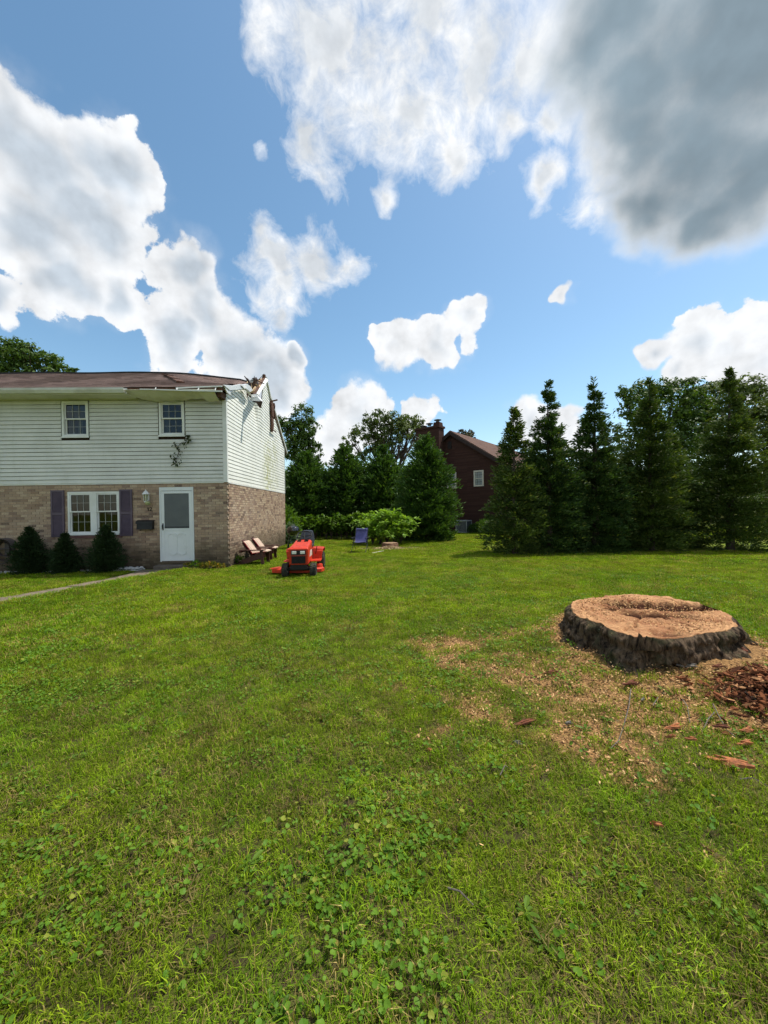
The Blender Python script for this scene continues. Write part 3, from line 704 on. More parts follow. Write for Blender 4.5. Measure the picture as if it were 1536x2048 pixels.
for i in range(len(ys) - 1):
    a, b = float(ys[i]), float(ys[i + 1])
    zs = [2.5, 3.5, 4.3, 4.8, 5.2, 5.6, 6.0, 6.4, 6.9]
    for c, d in zip(zs, zs[1:]):
        ta, tb = gtop(a) - .02, gtop(b) - .02
        if min(ta, tb) < c + .02: continue
        q = [(HX - .03 + gpush(y, min(z, t)), y, min(z, t)) for y, z, t in ((a, c, ta), (b, c, tb), (b, d, tb), (a, d, ta))]
        back.add(q, [(0, 1, 2, 3)])
gable_wall = back.build('gable_wall', M_SHEATH, house, world=True)
k = 0
while Z_S + k * ROW < 6.85:
    z0 = Z_S + k * ROW; run = []
    def flush(run):
        if len(run) > 2:
            lo = [(HX - .012 + gpush(y, z0), y, z0) for y, zt in run]; hi = [(HX - .012 + gpush(y, zt), y, zt) for y, zt in run]
            board_strip(lo, hi, (1, 0, 0), .013, .004).build('siding_board', M_SIDE_SUN, gable_wall, world=True)
    for y in ys:
        t = gtop(float(y))
        if t > z0 + .025: run.append((float(y), min(z0 + ROW - .013, t)))
        else: flush(run); run = []
    flush(run); k += 1
MB().box(HX - .10, HX + .016, HY0 - .036, HY0 + .05, 2.455, 4.86).build('corner_post', M_TRIM, house, world=True)
MB().box(HX - .04, HX + .014, HY1 - .03, HY1 + .02, 2.455, 4.70).build('corner_post', M_TRIM, house, world=True)
MB().box(HXL, HX - .1, HY0 - .02, HY0 - .008, 2.435, 2.468).box(HX - .02, HX + .012, HY0 + .05, HY1 - .03, 2.43, 2.468).build('starter_strip', M_TRIM, house, world=True)

MB().box(HXL + .2, HX - .2, HY0 + .2, HY1 - .2, 2.40, 2.47).box(HXL + .2, HX - .25, HY0 + .2, HY1 - .2, 4.80, 4.86).box(HXL + .2, HX - .2, HY0 + .2, HY1 - .2, -.04, .16).build('floor', M_SHEATH, house, world=True)
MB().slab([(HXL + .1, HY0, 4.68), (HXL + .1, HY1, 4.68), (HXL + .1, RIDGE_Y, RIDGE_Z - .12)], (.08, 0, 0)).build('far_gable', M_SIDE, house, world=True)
MB().box(HXL + .2, HX - .2, 14.6, 14.7, .16, 4.8).build('partition', M_SHEATH, house, world=True)
# windows ----------------------------------------------------------
def sash(parent, x0, x1, z0, z1, y, cols=3, rows=2, mat=None):
    w = .034; s = MB()
    s.box(x0, x1, y, y + .03, z0, z0 + w).box(x0, x1, y, y + .03, z1 - w, z1).box(x0, x0 + w, y, y + .03, z0 + w, z1 - w).box(x1 - w, x1, y, y + .03, z0 + w, z1 - w)
    s.build('sash', M_TRIM, parent, world=True)
    mb = MB(); gx0, gx1, gz0, gz1 = x0 + w, x1 - w, z0 + w, z1 - w; m = .0075
    for i in range(1, cols): xx = gx0 + (gx1 - gx0) * i / cols; mb.box(xx - m / 2, xx + m / 2, y + .004, y + .016, gz0, gz1)
    for j in range(1, rows): zz = gz0 + (gz1 - gz0) * j / rows; mb.box(gx0, gx1, y + .006, y + .014, zz - m / 2, zz + m / 2)
    mb.build('muntin', M_MUNT, parent, world=True)
    for i in range(cols):
        for j in range(rows):
            a, b = gx0 + (gx1 - gx0) * i / cols, gx0 + (gx1 - gx0) * (i + 1) / cols; c, d = gz0 + (gz1 - gz0) * j / rows, gz0 + (gz1 - gz0) * (j + 1) / rows
            MB().box(a + .001, b - .001, y + .017, y + .021, c + .001, d - .001).build('pane', M_DARKGLASS, parent, world=True)
def frame(x0, x1, z0, z1, y0, y1, w=.055):
    return MB().box(x0, x1, y0, y1, z0, z0 + w).box(x0, x1, y0, y1, z1 - w, z1).box(x0, x0 + w, y0, y1, z0 + w, z1 - w).box(x1 - w, x1, y0, y1, z0 + w, z1 - w)
def curtain(parent, x0, x1, z0, z1, y, ph=0.0, mat=None):
    MB().grid(lambda u, v: (x0 + (x1 - x0) * u, y + .02 * math.sin(u * (x1 - x0) * 55 + ph) + .008 * math.sin(v * 3 + u * 9), z0 + (z1 - z0) * v), 40, 3, (0, .004, 0)).build('curtain', mat or M_CURT, parent, smooth=True, world=True)
M_BLIND = mat_plain('roller_blind', (.42, .44, .42), .8, (.36, .38, .36), 3)
for n, (x0, x1, z0, z1) in enumerate(WIN_U):
    w = frame(x0, x1, z0, z1, HY0 - .03, HY0 + .06).build('window', M_TRIM, house, world=True)
    MB().box(x0 - .02, x1 + .02, HY0 - .05, HY0 - .03, z0 - .03, z0 + .01).build('sill', M_TRIM, w, world=True)
    mz = (z0 + z1) / 2
    sash(w, x0 + .06, x1 - .06, mz - .01, z1 - .058, HY0 + .0)
    sash(w, x0 + .06, x1 - .06, z0 + .058, mz + .025, HY0 + .035)
    if n == 0:
        MB().box(x0 + .05, x1 - .05, HY0 + .11, HY0 + .114, mz, z1 - .02).build('blind', M_BLIND, w, world=True)
        curtain(w, x0 + .05, x0 + .24, z0, z1, HY0 + .16); curtain(w, x0 + .30, x0 + .46, z0, mz, HY0 + .15, 1); curtain(w, x1 - .2, x1 - .04, z0, z1, HY0 + .16, 2)
    else:
        curtain(w, x0 + .04, x0 + .2, z0, z1, HY0 + .16); curtain(w, x1 - .17, x1 - .04, z0, z1, HY0 + .16, 2)
x0, x1, z0, z1 = WIN_D; mx = (x0 + x1) / 2
w = frame(x0, x1, z0, z1, HY0 - .01, HY0 + .06, .05).box(mx - .085, mx + .085, HY0 - .018, HY0 + .06, z0 + .05, z1 - .05).build('window', M_TRIM, house, world=True)
w['label'] = 'pair of double-hung windows between purple shutters'
MB().box(x0 + .0, x1 - .0, HY0 - .05, HY0 - .012, z0 - .012, z0 + .03).build('sill', M_TRIM, w, world=True)
for a, b in ((x0 + .05, mx - .085), (mx + .085, x1 - .05)):
    mz = (z0 + z1) / 2 + .05
    sash(w, a, b, mz - .02, z1 - .052, HY0 + .0); sash(w, a, b, z0 + .052, mz + .015, HY0 + .032)
    curtain(w, a, b, mz - .1, z1, HY0 + .3, a, M_BLIND)
M_PURPLE = mat_plain('shutter_paint', (.105, .078, .105), .5, (.085, .063, .088), 4.0)
for a, b in ((-9.07, -8.71), (-7.17, -6.82)):
    c, d = .96, 2.28; s = frame(a, b, c, d, HY0 - .045, HY0 - .008, .045).box(a + .045, b - .045, HY0 - .045, HY0 - .008, 1.58, 1.65).box(a + .03, b - .03, HY0 - .015, HY0 - .008, c + .03, d - .03)
    s = s.build('shutter', M_PURPLE, house, world=True)
    lv = MB()
    for zz in list(np.arange(c + .06, 1.565, .034)) + list(np.arange(1.665, d - .06, .034)):
        lv.add([(a + .045, HY0 - .018, zz + .03), (b - .045, HY0 - .018, zz + .03), (b - .045, HY0 - .04, zz), (a + .045, HY0 - .04, zz), (a + .045, HY0 - .015, zz + .024), (b - .045, HY0 - .015, zz + .024), (b - .045, HY0 - .037, zz - .006), (a + .045, HY0 - .037, zz - .006)],
               [(0, 1, 2, 3), (7, 6, 5, 4), (3, 2, 6, 7), (0, 4, 5, 1)])
    lv.build('louvres', M_PURPLE, s, world=True)['kind'] = 'stuff'
MB().box(x0 - .06, x1 + .06, HY0 - .03, HY0 + .02, z0 - .10, z0 - .015).build('brick_sill', mat_plain('red_brick_sill', (.16, .085, .07), .9, (.11, .06, .055), 9, bump=.4), house, world=True)

# storm door -------------------------------------------------------
M_DOOR = mat_plain('storm_door_white', (.66, .69, .69), .35, (.60, .63, .63), 2.0, .4)
x0, x1, z0, z1 = DOOR
door = MB().box(x0, x0 + .04, HY0 - .012, HY0 + .08, z0, z1).box(x1 - .04, x1, HY0 - .012, HY0 + .08, z0, z1).box(x0 + .04, x1 - .04, HY0 - .012, HY0 + .08, 2.23, z1).build('door', M_DOOR, house, world=True)
door['label'] = 'white storm door with grey screen above an embossed panel'
a, b, c, d = x0 + .045, x1 - .045, z0 + .02, 2.22
leaf = MB(); leaf.box(a, a + .085, HY0 - .006, HY0 + .03, c, d).box(b - .085, b, HY0 - .006, HY0 + .03, c, d).box(a + .085, b - .085, HY0 - .006, HY0 + .03, d - .07, d).box(a + .085, b - .085, HY0 - .006, HY0 + .03, 1.09, 1.15).box(a + .085, b - .085, HY0 - .006, HY0 + .03, c, c + .06)
leaf.build('leaf_frame', M_DOOR, door, world=True)
MB().box(a + .085, b - .085, HY0 + .002, HY0 + .022, c + .06, 1.09).build('lower_panel', M_DOOR, door, world=True)
m_scr, T, bb = material('door_screen'); 
T.put(bb.inputs['Base Color'], T.mix(T.ramp(T.noise(T.new('ShaderNodeNewGeometry').outputs['Position'], 2.5, 3), .3, .7), (.085, .095, .10), (.105, .115, .118))); bb.inputs['Roughness'].default_value = .35; bb.inputs['Specular IOR Level'].default_value = .35
MB().box(a + .085, b - .085, HY0 + .006, HY0 + .014, 1.15, d - .07).build('screen', m_scr, door, world=True)
MB().box(a + .085, b - .085, HY0 - .001, HY0 + .005, 1.152, 1.205).build('screen_rail', mat_plain('dark_rail', (.05, .055, .06), .4), door, world=True)
orn = MB()
pw = (b - a - .17); 
for s in (0, 1):
    cx = a + .085 + pw * (.32 + .36 * s); hw = pw * .145
    for zt, sg in ((1.0, 1), (.40, -1)):
        pts = [(cx - hw - .02, zt - sg * .05), (cx - hw * .55, zt), (cx + hw * .55, zt), (cx + hw + .02, zt - sg * .05)]
        for p, q in zip(pts, pts[1:]): orn.beam((p[0], HY0 + .001, p[1]), (q[0], HY0 + .001, q[1]), .022, .024, (0, 1, 0))
    for sx in (-1, 1): orn.beam((cx + sx * (hw + .02), HY0 + .002, .46), (cx + sx * (hw + .02), HY0 + .002, .94), .006, .006, (0, 1, 0))
orn.build('embossed_moulding', M_DOOR, door, world=True)
hd = MB().tube([(a + .045, HY0 - .012, 1.13), (a + .045, HY0 - .045, 1.15), (a + .045, HY0 - .05, 1.21), (a + .045, HY0 - .045, 1.25), (a + .045, HY0 - .012, 1.27)], .011, 8).box(a + .03, a + .06, HY0 - .014, HY0 - .006, 1.10, 1.30)
hd.build('handle', M_BLACK, door, smooth=True, world=True)
MB().bbox(x0 - .06, x1 + .06, HY0 - .28, HY0 + .05, -.1, .115, .012).build('door_step', mat_plain('old_step_concrete', (.15, .125, .10), .95, (.09, .075, .06), 6, bump=.5), house, world=True)
# house number
p = at(296, 1022, y=HY0 - .012); M_NUM = mat_plain('number_bronze', (.03, .02, .018), .5)
MB().box(p.x, p.x + .016, HY0 - .022, HY0 - .006, p.z, p.z + .1).beam((p.x - .02, HY0 - .014, p.z + .075), (p.x + .008, HY0 - .014, p.z + .095), .014, .014, (0, 1, 0)).build('house_number', M_NUM, house, world=True)
d2 = [(.0, .075), (.006, .092), (.025, .1), (.045, .092), (.05, .073), (.04, .05), (.0, .008), (.055, .008)]
mb = MB()
for a_, b_ in zip(d2, d2[1:]): mb.beam((p.x + .05 + a_[0], HY0 - .014, p.z + a_[1]), (p.x + .05 + b_[0], HY0 - .014, p.z + b_[1]), .014, .016, (0, 1, 0))
mb.build('house_number', M_NUM, house, world=True)

# roof -------------------------------------------------------------
def mat_shingle():
    m, T, b = material('roof_shingle'); g = T.new('ShaderNodeNewGeometry'); p = g.outputs['Position']
    s = T.new('ShaderNodeSeparateXYZ'); T.l.new(p, s.inputs[0])
    row = T.math('FLOOR', T.math('DIVIDE', s.outputs[1], .165)); wn = T.new('ShaderNodeTexWhiteNoise', noise_dimensions='1D'); T.put(wn.inputs['W'], row)
    cell = T.math('FLOOR', T.math('DIVIDE', T.math('ADD', s.outputs[0], wn.outputs['Value']), .28))
    cv = T.new('ShaderNodeCombineXYZ'); T.put(cv.inputs[0], cell); T.put(cv.inputs[1], row); w2 = T.new('ShaderNodeTexWhiteNoise', noise_dimensions='2D'); T.l.new(cv.outputs[0], w2.inputs['Vector'])
    c = T.mix(w2.outputs['Value'], (.175, .118, .102), (.33, .235, .205))
    c = T.mix(T.ramp(T.noise(p, 1.1, 4), .4, .7, 0, .5), c, (.27, .195, .17)); c = T.mix(T.ramp(T.noise(p, 120, 3, .7), .4, .65, 0, .3), c, (.13, .09, .08))
    T.put(b.inputs['Base Color'], c); b.inputs['Roughness'].default_value = .95; b.inputs['Specular IOR Level'].default_value = .1
    return m
M_SHING = mat_shingle()
SL = (RIDGE_Z - EAVE_Z) / (RIDGE_Y - EAVE_Y)
def roof_z(x, y):
    z = EAVE_Z + (y - EAVE_Y) * SL
    z -= .29 * float(sstep(-7.8, -4.6, x)) * float(sstep(EAVE_Y + .4, RIDGE_Y - 1.2, y))
    z -= .22 * float(sstep(-5.1, -4.1, x)) * float(sstep(11.8, 13.2, y))
    return z + .012 * math.sin(x * 1.9) * float(sstep(EAVE_Y, 12.5, y))
NR = 27; rr_ = MB(); jag = [rnd.uniform(-.16, .12) for _ in range(NR + 1)]
def xend(k):
    y = EAVE_Y + (RIDGE_Y - EAVE_Y) * k / NR
    return float(np.interp(y, [10.6, 11.4, 12.2, 12.9, 14, 15.1], [-4.02, -4.1, -4.22, -4.5, -4.62, -4.56])) + jag[k] * (1 if y > 12 else .15)
for k in range(NR):
    y0, y1 = EAVE_Y + (RIDGE_Y - EAVE_Y) * k / NR, EAVE_Y + (RIDGE_Y - EAVE_Y) * (k + 1) / NR
    n = 46; xe = xend(k); vs = []
    for i in range(n + 1):
        x = HXL + (xe - HXL) * (1 - (1 - i / n) ** 1.6); vs += [(x, y0, roof_z(x, y0) + .002), (x, y0, roof_z(x, y0) + .016), (x, y1 + .01, roof_z(x, y1) + .004)]
    rr_.add(vs, [f for i in range(n) for f in ((i * 3, i * 3 + 3, i * 3 + 4, i * 3 + 1), (i * 3 + 1, i * 3 + 4, i * 3 + 5, i * 3 + 2))])
BY, BZ = 18.95, 4.42
for (xa, xb) in ((HXL, -4.5), (-4.5, HX + .02)):
    y_s = RIDGE_Y if xb < -4.2 else 16.05
    rz = lambda y: RIDGE_Z - (y - RIDGE_Y) * (RIDGE_Z - BZ) / (BY - RIDGE_Y)
    rr_.grid(lambda u, v: (xa + (xb - xa) * u, y_s + (BY - y_s) * v, rz(y_s + (BY - y_s) * v) - .29 * float(sstep(-7.8, -4.6, xa + (xb - xa) * u)) * float(sstep(17.5, 15.1, y_s + (BY - y_s) * v))), 24, 6, (0, 0, -.1))
roof = rr_.build('roof', M_SHING, house, world=True)
dk = MB(); dk.grid(lambda u, v: (HXL + (xend(int(round(v * NR))) - .03 - HXL) * u, EAVE_Y + .03 + (RIDGE_Y - EAVE_Y) * v, roof_z(HXL + (-4.5 - HXL) * u, EAVE_Y + (RIDGE_Y - EAVE_Y) * v) - .01), 40, NR, (0, .03, -.09))
dk.build('roof_deck', M_TORN, roof, world=True)
MB().grid(lambda u, v: (HXL + (-4.5 - HXL) * u, RIDGE_Y - .09 + .18 * v, roof_z(HXL + (-4.5 - HXL) * u, RIDGE_Y) + .05 - .03 * abs(v - .5)), 40, 2, (0, 0, -.06)).build('ridge_cap', M_FELT, roof, world=True)
# torn shingle scar in the roof face
def on_roof(px, py):
    lo, hi = 10.7, 15.0
    for _ in range(40):
        m = (lo + hi) / 2; q = at(px, py, y=m)
        if q.z > roof_z(q.x, m): lo = m
        else: hi = m
    return q
sc_ = MB(); pts = [(327, 752.5), (333, 753), (340, 755.5), (347, 759), (353, 762.5), (361, 767)]
for i, (p, q) in enumerate(zip(pts, pts[1:])):
    A, B = on_roof(*p), on_roof(*q); sc_.beam(A + Vector((0, 0, .05)), B + Vector((0, 0, .045 + .03 * (i % 2))), .22, .05)
sc_.build('torn_shingles', M_TORN, roof, world=True)
# eaves: gutter, soffit, torn stretch at the corner
gp = [(10.66, 4.99), (10.66, 4.87), (10.60, 4.85), (10.555, 4.93), (10.55, 4.985), (10.56, 4.985), (10.565, 4.935), (10.605, 4.862), (10.648, 4.88), (10.648, 4.99)]
gt = MB(); n = len(gp); xa, xb = HXL, -6.62
gt.add([(x, y, z) for x in (xa, xb) for y, z in gp], [(i, (i + 1) % n, n + (i + 1) % n, n + i) for i in range(n)] + [tuple(range(n)), tuple(range(2 * n - 1, n - 1, -1))])
gt.build('gutter', M_GUTTER, house, world=True)
MB().box(HXL, -6.6, 10.67, 10.70, 4.84, 5.0).build('fascia', M_TRIM, house, world=True)
MB().box(HXL, -6.6, 10.70, HY0 - .03, 4.845, 4.86).build('soffit', M_SOFF, house, world=True)
def sag(u, v):
    x = -6.66 + u * 2.42
    zb = 4.845 - .10 * float(sstep(0, .25, u)) + .05 * float(sstep(.45, .8, u)) - .09 * float(sstep(.80, .88, u)) + .01 * math.sin(u * 40)
    zt = 4.93 + .005 * math.sin(u * 9)
    return (x, 10.60 + .42 * v + .05 * math.sin(u * 5) * v, zt + (zb - zt) * v - .03 * math.sin(v * math.pi))
MB().grid(sag, 40, 8, (0, .004, .006)).build('hanging_soffit', M_SOFF, house, smooth=True, world=True)
gut = MB().beam(at(280, 778.5, y=10.58), at(355, 780.5, y=10.58), .03, .03).beam(at(355, 780.5, y=10.58), at(444, 782.5, y=10.58), .03, .035).build('bent_gutter', M_TRIM, house, world=True)
MB().beam(at(352, 776.5, y=10.66), at(400, 774, y=10.66), .03, .035).beam(at(400, 774, y=10.66), at(444, 772.5, y=10.66), .03, .035).build('drip_edge', M_TRIM, gut, world=True)
for px in (311, 354, 397, 431):
    MB().beam(at(px - 1, 781, y=10.58), at(px + 1.2, 775.2, y=10.68), .022, .03).build('gutter_hanger', M_TRIM, gut, world=True)
MB().box(-6.62, -4.2, 10.95, 10.99, 4.93, 5.06).build('broken_fascia_board', M_SHEATH, house, world=True)
MB().box(HX - .12, HX + .0, 10.86, HY0 - .03, 4.80, 4.97).build('eave_block', M_TORN, house, world=True)

# wreck of the gable rake -----------------------------------------
wreck = thing_part = MB()
Xp = lambda px, py, x=-4.03: at(px, py, x=x)
A_ = [Xp(445.5, 769.5), Xp(465, 771), Xp(480, 768), Xp(487, 776), Xp(472, 779), Xp(457.5, 779.5)]
B_ = [Xp(445.5, 769.5, -4.06), Xp(457.5, 779.5, -4.06), Xp(459.5, 791, -4.06), Xp(452, 785, -4.06), Xp(447, 775, -4.06)]
rake = MB().slab(A_, (.03, 0, -.01)).slab(B_, (.04, -.02, 0)).build('crumpled_rake_flashing', M_ALU, house, world=True)
MB().slab([Xp(479, 769.5), Xp(492, 767.5), Xp(496.5, 773), Xp(490, 778), Xp(486, 776.5)], (.06, 0, -.02)).slab([Xp(491, 768.5, -3.98), Xp(497, 773, -3.98), Xp(502.5, 781, -3.98), Xp(497.5, 785, -3.98), Xp(489, 777.5, -3.98)], (.05, .02, .02)).build('bent_flashing', M_ALU, rake, world=True)
tp = [(457.5, 786), (465, 781.5), (475, 778.8), (485, 777.6), (491, 779), (496, 784), (501, 791)]
MB().tube([Xp(a, b, -4.06) for a, b in tp], .028, 6).build('siding_channel', M_TRIM, rake, smooth=True, world=True)
Yp = lambda px, py, y: at(px, py, y=y)
plank = MB().slab([Yp(506, 787, 12.85), Yp(514, 788, 12.8), Yp(531.5, 756, 15.2), Yp(524, 754.5, 15.25)], (.02, .10, -.05)).build('rake_board', M_TORN, house, world=True)
plank['label'] = 'splintered brown roof edge sticking out over the gable'
MB().slab([Yp(512.8, 786.5, 12.8), Yp(515.6, 788, 12.8), Yp(534.6, 758.5, 15.2), Yp(531.4, 755.5, 15.2)], (.03, .02, -.03)).build('rake_trim', M_TRIM, plank, world=True)
MB().slab([Yp(524.4, 757, 15.2), Yp(524.8, 749, 15.15), Yp(527.6, 748, 15.15), Yp(528, 757, 15.2)], (.05, .08, 0)).build('splinter', M_TORN, plank, world=True)
for (p, q, yy) in (((509, 785), (513, 775), 13.4), ((511.5, 772), (521, 763), 14.2), ((515, 764), (523, 757.5), 14.6), ((518, 780), (520, 770), 13.6), ((503, 785), (511, 773), 13.5)):
    MB().beam(Yp(*p, yy), Yp(*q, yy + .3), .06, .025).build('pale_splinter', M_PALEWOOD, plank, world=True)
MB().slab([Yp(502.5, 789, 12.85), Yp(513.8, 787.5, 12.8), Yp(515.2, 793, 12.72), Yp(503, 795, 12.75)], (.02, .10, .02)).slab([Yp(497.5, 801, 12.75), Yp(503, 795, 12.75), Yp(515, 793.5, 12.72), Yp(523.5, 802.8, 12.6)], (.03, .09, .02)).build('folded_rake_end', M_ALU, plank, world=True)
MB().slab([Yp(510, 802, 12.68), Yp(519.5, 802.5, 12.62), Yp(518.5, 815, 12.62)], (.04, .10, 0)).slab([Yp(519.5, 802, 12.62), Yp(523, 802, 12.6), Yp(521, 809, 12.62), Yp(518.5, 813, 12.62)], (.03, .03, 0)).build('hanging_sheathing', M_SHEATH, plank, world=True)
fl = MB()
fl.grid(lambda u, v: Yp(494 + 20 * u + 1.5 * math.sin(v * 9), 757 + 17 * v + 4 * math.sin(u * 7) * (1 - v) + 3 * u, 13.9 + .5 * u + .25 * math.sin(u * 9 + v * 5)), 9, 7, (.05, .05, -.02))
fl.build('torn_felt', M_FELT, roof, world=True)
MB().slab([Yp(497, 763.5, 13.7), Yp(502, 760, 13.7), Yp(505.5, 762, 13.7), Yp(503.5, 767, 13.7), Yp(499, 766.5, 13.7)], (.04, -.02, .03)).build('white_scrap', M_TRIM, roof, world=True)
for (p, q) in (((511.5, 771), (510.5, 755)), ((509, 769), (515.5, 759)), ((500, 779), (511, 769))): MB().beam(Yp(*p, 14.0), Yp(*q, 14.1), .03, .03).build('splinter', M_SHEATH, roof, world=True)
for k in range(26):
    p0 = Yp(rnd.uniform(488, 516), rnd.uniform(760, 786), rnd.uniform(12.9, 14.6)); d0 = Vector((rnd.uniform(-.25, .3), rnd.uniform(-.35, .35), rnd.uniform(-.12, .35)))
    MB().slab([p0, p0 + Vector((.02, .05, .01)), p0 + d0 + Vector((.01, .0, .0))], (.02, 0, .025)).build('splinter', (M_TORN, M_PALEWOOD, M_SHEATH, M_SHEATH)[k % 4], roof, world=True)
for k in range(5):
    y = 12.2 + k * .55; MB().beam((-4.55, y, roof_z(-4.6, y) - .16), (-4.25 + rnd.uniform(-.1, .1), y + rnd.uniform(-.1, .1), roof_z(-4.6, y) - .22 - rnd.uniform(0, .15)), .05, .13).build('broken_rafter', M_TORN, roof, world=True)
# the slope behind, still standing: rake trim and the gash beside it
rk = MB(); ry = [15.42, 15.75, 16.0, 16.25, 17.2, 18.2, 18.95]; rz_ = [6.88, 6.62, 6.32, 6.24, 5.62, 4.96, 4.46]
rk.add([(x, y, z + o) for y, z in zip(ry, rz_) for x, o in ((HX - .03, -.07), (HX + .06, -.07), (HX + .06, .05), (HX - .03, .05))],
       [(i * 4 + j, i * 4 + (j + 1) % 4, (i + 1) * 4 + (j + 1) % 4, (i + 1) * 4 + j) for i in range(len(ry) - 1) for j in range(4)] + [(0, 1, 2, 3), (27, 26, 25, 24)])
rk.build('rake_trim', M_GUTTER, house, world=True)
gs = MB()
for (pp, dx) in (([(539.8, 802), (543.6, 803.5), (544.6, 812), (543.2, 822), (541, 818)], .05), ([(540.6, 815), (544.8, 812), (546, 824), (544.4, 836), (541.4, 832)], .07), ([(541.2, 830), (545, 834), (545.2, 846), (543.2, 851), (541.4, 846)], .05), ([(541.6, 844), (544.4, 848), (543.6, 857), (542, 864), (541, 858)], .08), ([(544.6, 806), (546, 812), (545.4, 818), (544.4, 812)], .10)):
    gs.slab([Xp(a, b, -4.11) for a, b in pp], (dx, .0, .0))
gs.beam(Xp(541.5, 803, -4.1), Xp(541.5, 803, -4.1) + Vector((.28, -.02, .06)), .04, .05)
gs.build('torn_siding_gash', M_TORN, house, world=True)
MB().slab([Xp(546, 822, -4.08), Xp(548, 829, -4.08), Xp(547.4, 838, -4.08), Xp(546.6, 832, -4.08)], (.08, 0, 0)).beam(Xp(543, 858, -4.05), Xp(552, 864, -4.05), .04, .03).build('splinter', M_TORN, house, world=True)

# ------------------------------------------------------------------ dark brick house behind the trees
M_DBRICK = mat_brick('dark_red_brick', [(0.0, (.050, .023, .018)), (.3, (.060, .028, .022)), (.55, (.042, .019, .016)), (.75, (.066, .033, .026)), (.9, (.046, .024, .019))], uw=.22, cz=.075)
for nd in M_DBRICK.node_tree.nodes:                       # no pale wash on this brick
    if nd.type == 'MIX' and nd.data_type == 'RGBA': nd.inputs[7].default_value = (.048, .023, .018, 1)
M_ROOF2 = mat_plain('brown_roof_shingle', (.135, .082, .062), .95, (.095, .058, .046), 3.0, .1, bump=.6, bscale=14)
A2 = at(903, 866, y=26.5); th = math.radians(40)
E2 = Vector((math.cos(th), -math.sin(th), 0)); N2 = Vector((-math.sin(th), -math.cos(th), 0))
h2 = thing('brick_house', 'dark red-brown brick house with brown roof and chimney behind the conifers', 'house', (A2.x, A2.y, 0))
g2 = lambda s, z, o=0.0: Vector((A2.x, A2.y, z)) + E2 * s + N2 * o
HW, EZ2, LEN2 = 4.6, 3.75, 13.0
PK = A2.z
mb = MB(); prof = [(-HW, -.2), (HW, -.2), (HW, EZ2), (0, PK - .06), (-HW, EZ2)]
mb.slab([g2(s, z) for s, z in prof], -N2 * LEN2); mb.build('wall', M_DBRICK, h2, world=True)
rf = MB(); 
for sg in (1, -1):
    p = [g2(0, PK + .03, .22), g2(sg * (HW + .4), EZ2 - .4 * (PK - EZ2) / HW + .06, .22), g2(sg * (HW + .4), EZ2 - .4 * (PK - EZ2) / HW + .06, -LEN2 - .2), g2(0, PK + .03, -LEN2 - .2)]
    rf.slab(p, (0, 0, .12))
roof2 = rf.build('roof', M_ROOF2, h2, world=True)
rk2 = MB()
for sg in (1, -1): rk2.beam(g2(0, PK - .05, .24), g2(sg * (HW + .4), EZ2 - .4 * (PK - EZ2) / HW - .02, .24), .05, .2)
rk2.build('rake_board', mat_plain('dark_brown_trim', (.035, .02, .017), .7), roof2, world=True)
ch = MB().slab([g2(s, z, o) for s, z, o in ((-2.45, -.1, .02), (-.58, -.1, .02), (-.58, 7.35, .02), (-2.45, 7.35, .02))], N2 * .7)
ch.slab([g2(s, z, o) for s, z, o in ((-2.52, 7.2, -.06), (-.52, 7.2, -.06), (-.52, 7.34, -.06), (-2.52, 7.34, -.06))], N2 * .86)
ch.slab([g2(s, z, o) for s, z, o in ((-1.15, 7.34, .06), (-.62, 7.34, .06), (-.66, 7.62, .06), (-1.08, 7.62, .06))], N2 * .5)
chim = ch.build('chimney', M_DBRICK, h2, world=True)
M_CAP = mat_plain('chimney_cap_metal', (.09, .085, .085), .5, metal=.5)
for s, z in ((-2.05, 7.38), (-1.55, 7.5), (-.88, 7.66)):
    c = g2(s, z, .35); MB().tube([c, c + Vector((0, 0, .12))], .13, 10).lathe([(.26, .12), (.27, .14), (.02, .21)], c, 12).build('chimney_cap', M_CAP, chim, world=True)

mb = MB().slab([g2(-.28, 5.75, .004), g2(.0, 5.75, .004), g2(.0, 6.25, .004), g2(-.28, 6.25, .004)], N2 * .05); mb.build('gable_vent', mat_plain('vent_dark', (.02, .015, .015), .8), h2, world=True)
M_WIN2 = mat_plain('cream_window_frame', (.62, .57, .48), .5); M_PANE2 = mat_plain('pale_pane', (.27, .31, .30), .1, (.22, .26, .26), 3, .6)
for s0, s1 in ((-.39, .33), (1.63, 2.32)):
    z0, z1 = 3.04, 4.09; w = .09; f = MB()
    for a, b, c, d in ((s0, s1, z0, z0 + w), (s0, s1, z1 - w, z1), (s0, s0 + w, z0 + w, z1 - w), (s1 - w, s1, z0 + w, z1 - w)): f.slab([g2(a, c, .002), g2(b, c, .002), g2(b, d, .002), g2(a, d, .002)], N2 * .06)
    f.slab([g2(s0 + w, 3.53, .002), g2(s1 - w, 3.53, .002), g2(s1 - w, 3.58, .002), g2(s0 + w, 3.58, .002)], N2 * .05)
    wn_ = f.build('window', M_WIN2, h2, world=True); cs = (s1 - s0 - 2 * w) / 3
    for zz0, zz1 in ((z0 + w, 3.53), (3.58, z1 - w)):
        for i in range(3):
            for j in range(2):
                a = s0 + w + i * cs; hh = (zz1 - zz0) / 2; c = zz0 + j * hh
                MB().slab([g2(a + .012, c + .012, .004), g2(a + cs - .012, c + .012, .004), g2(a + cs - .012, c + hh - .012, .004), g2(a + .012, c + hh - .012, .004)], N2 * .015).build('pane', M_PANE2, wn_, world=True)
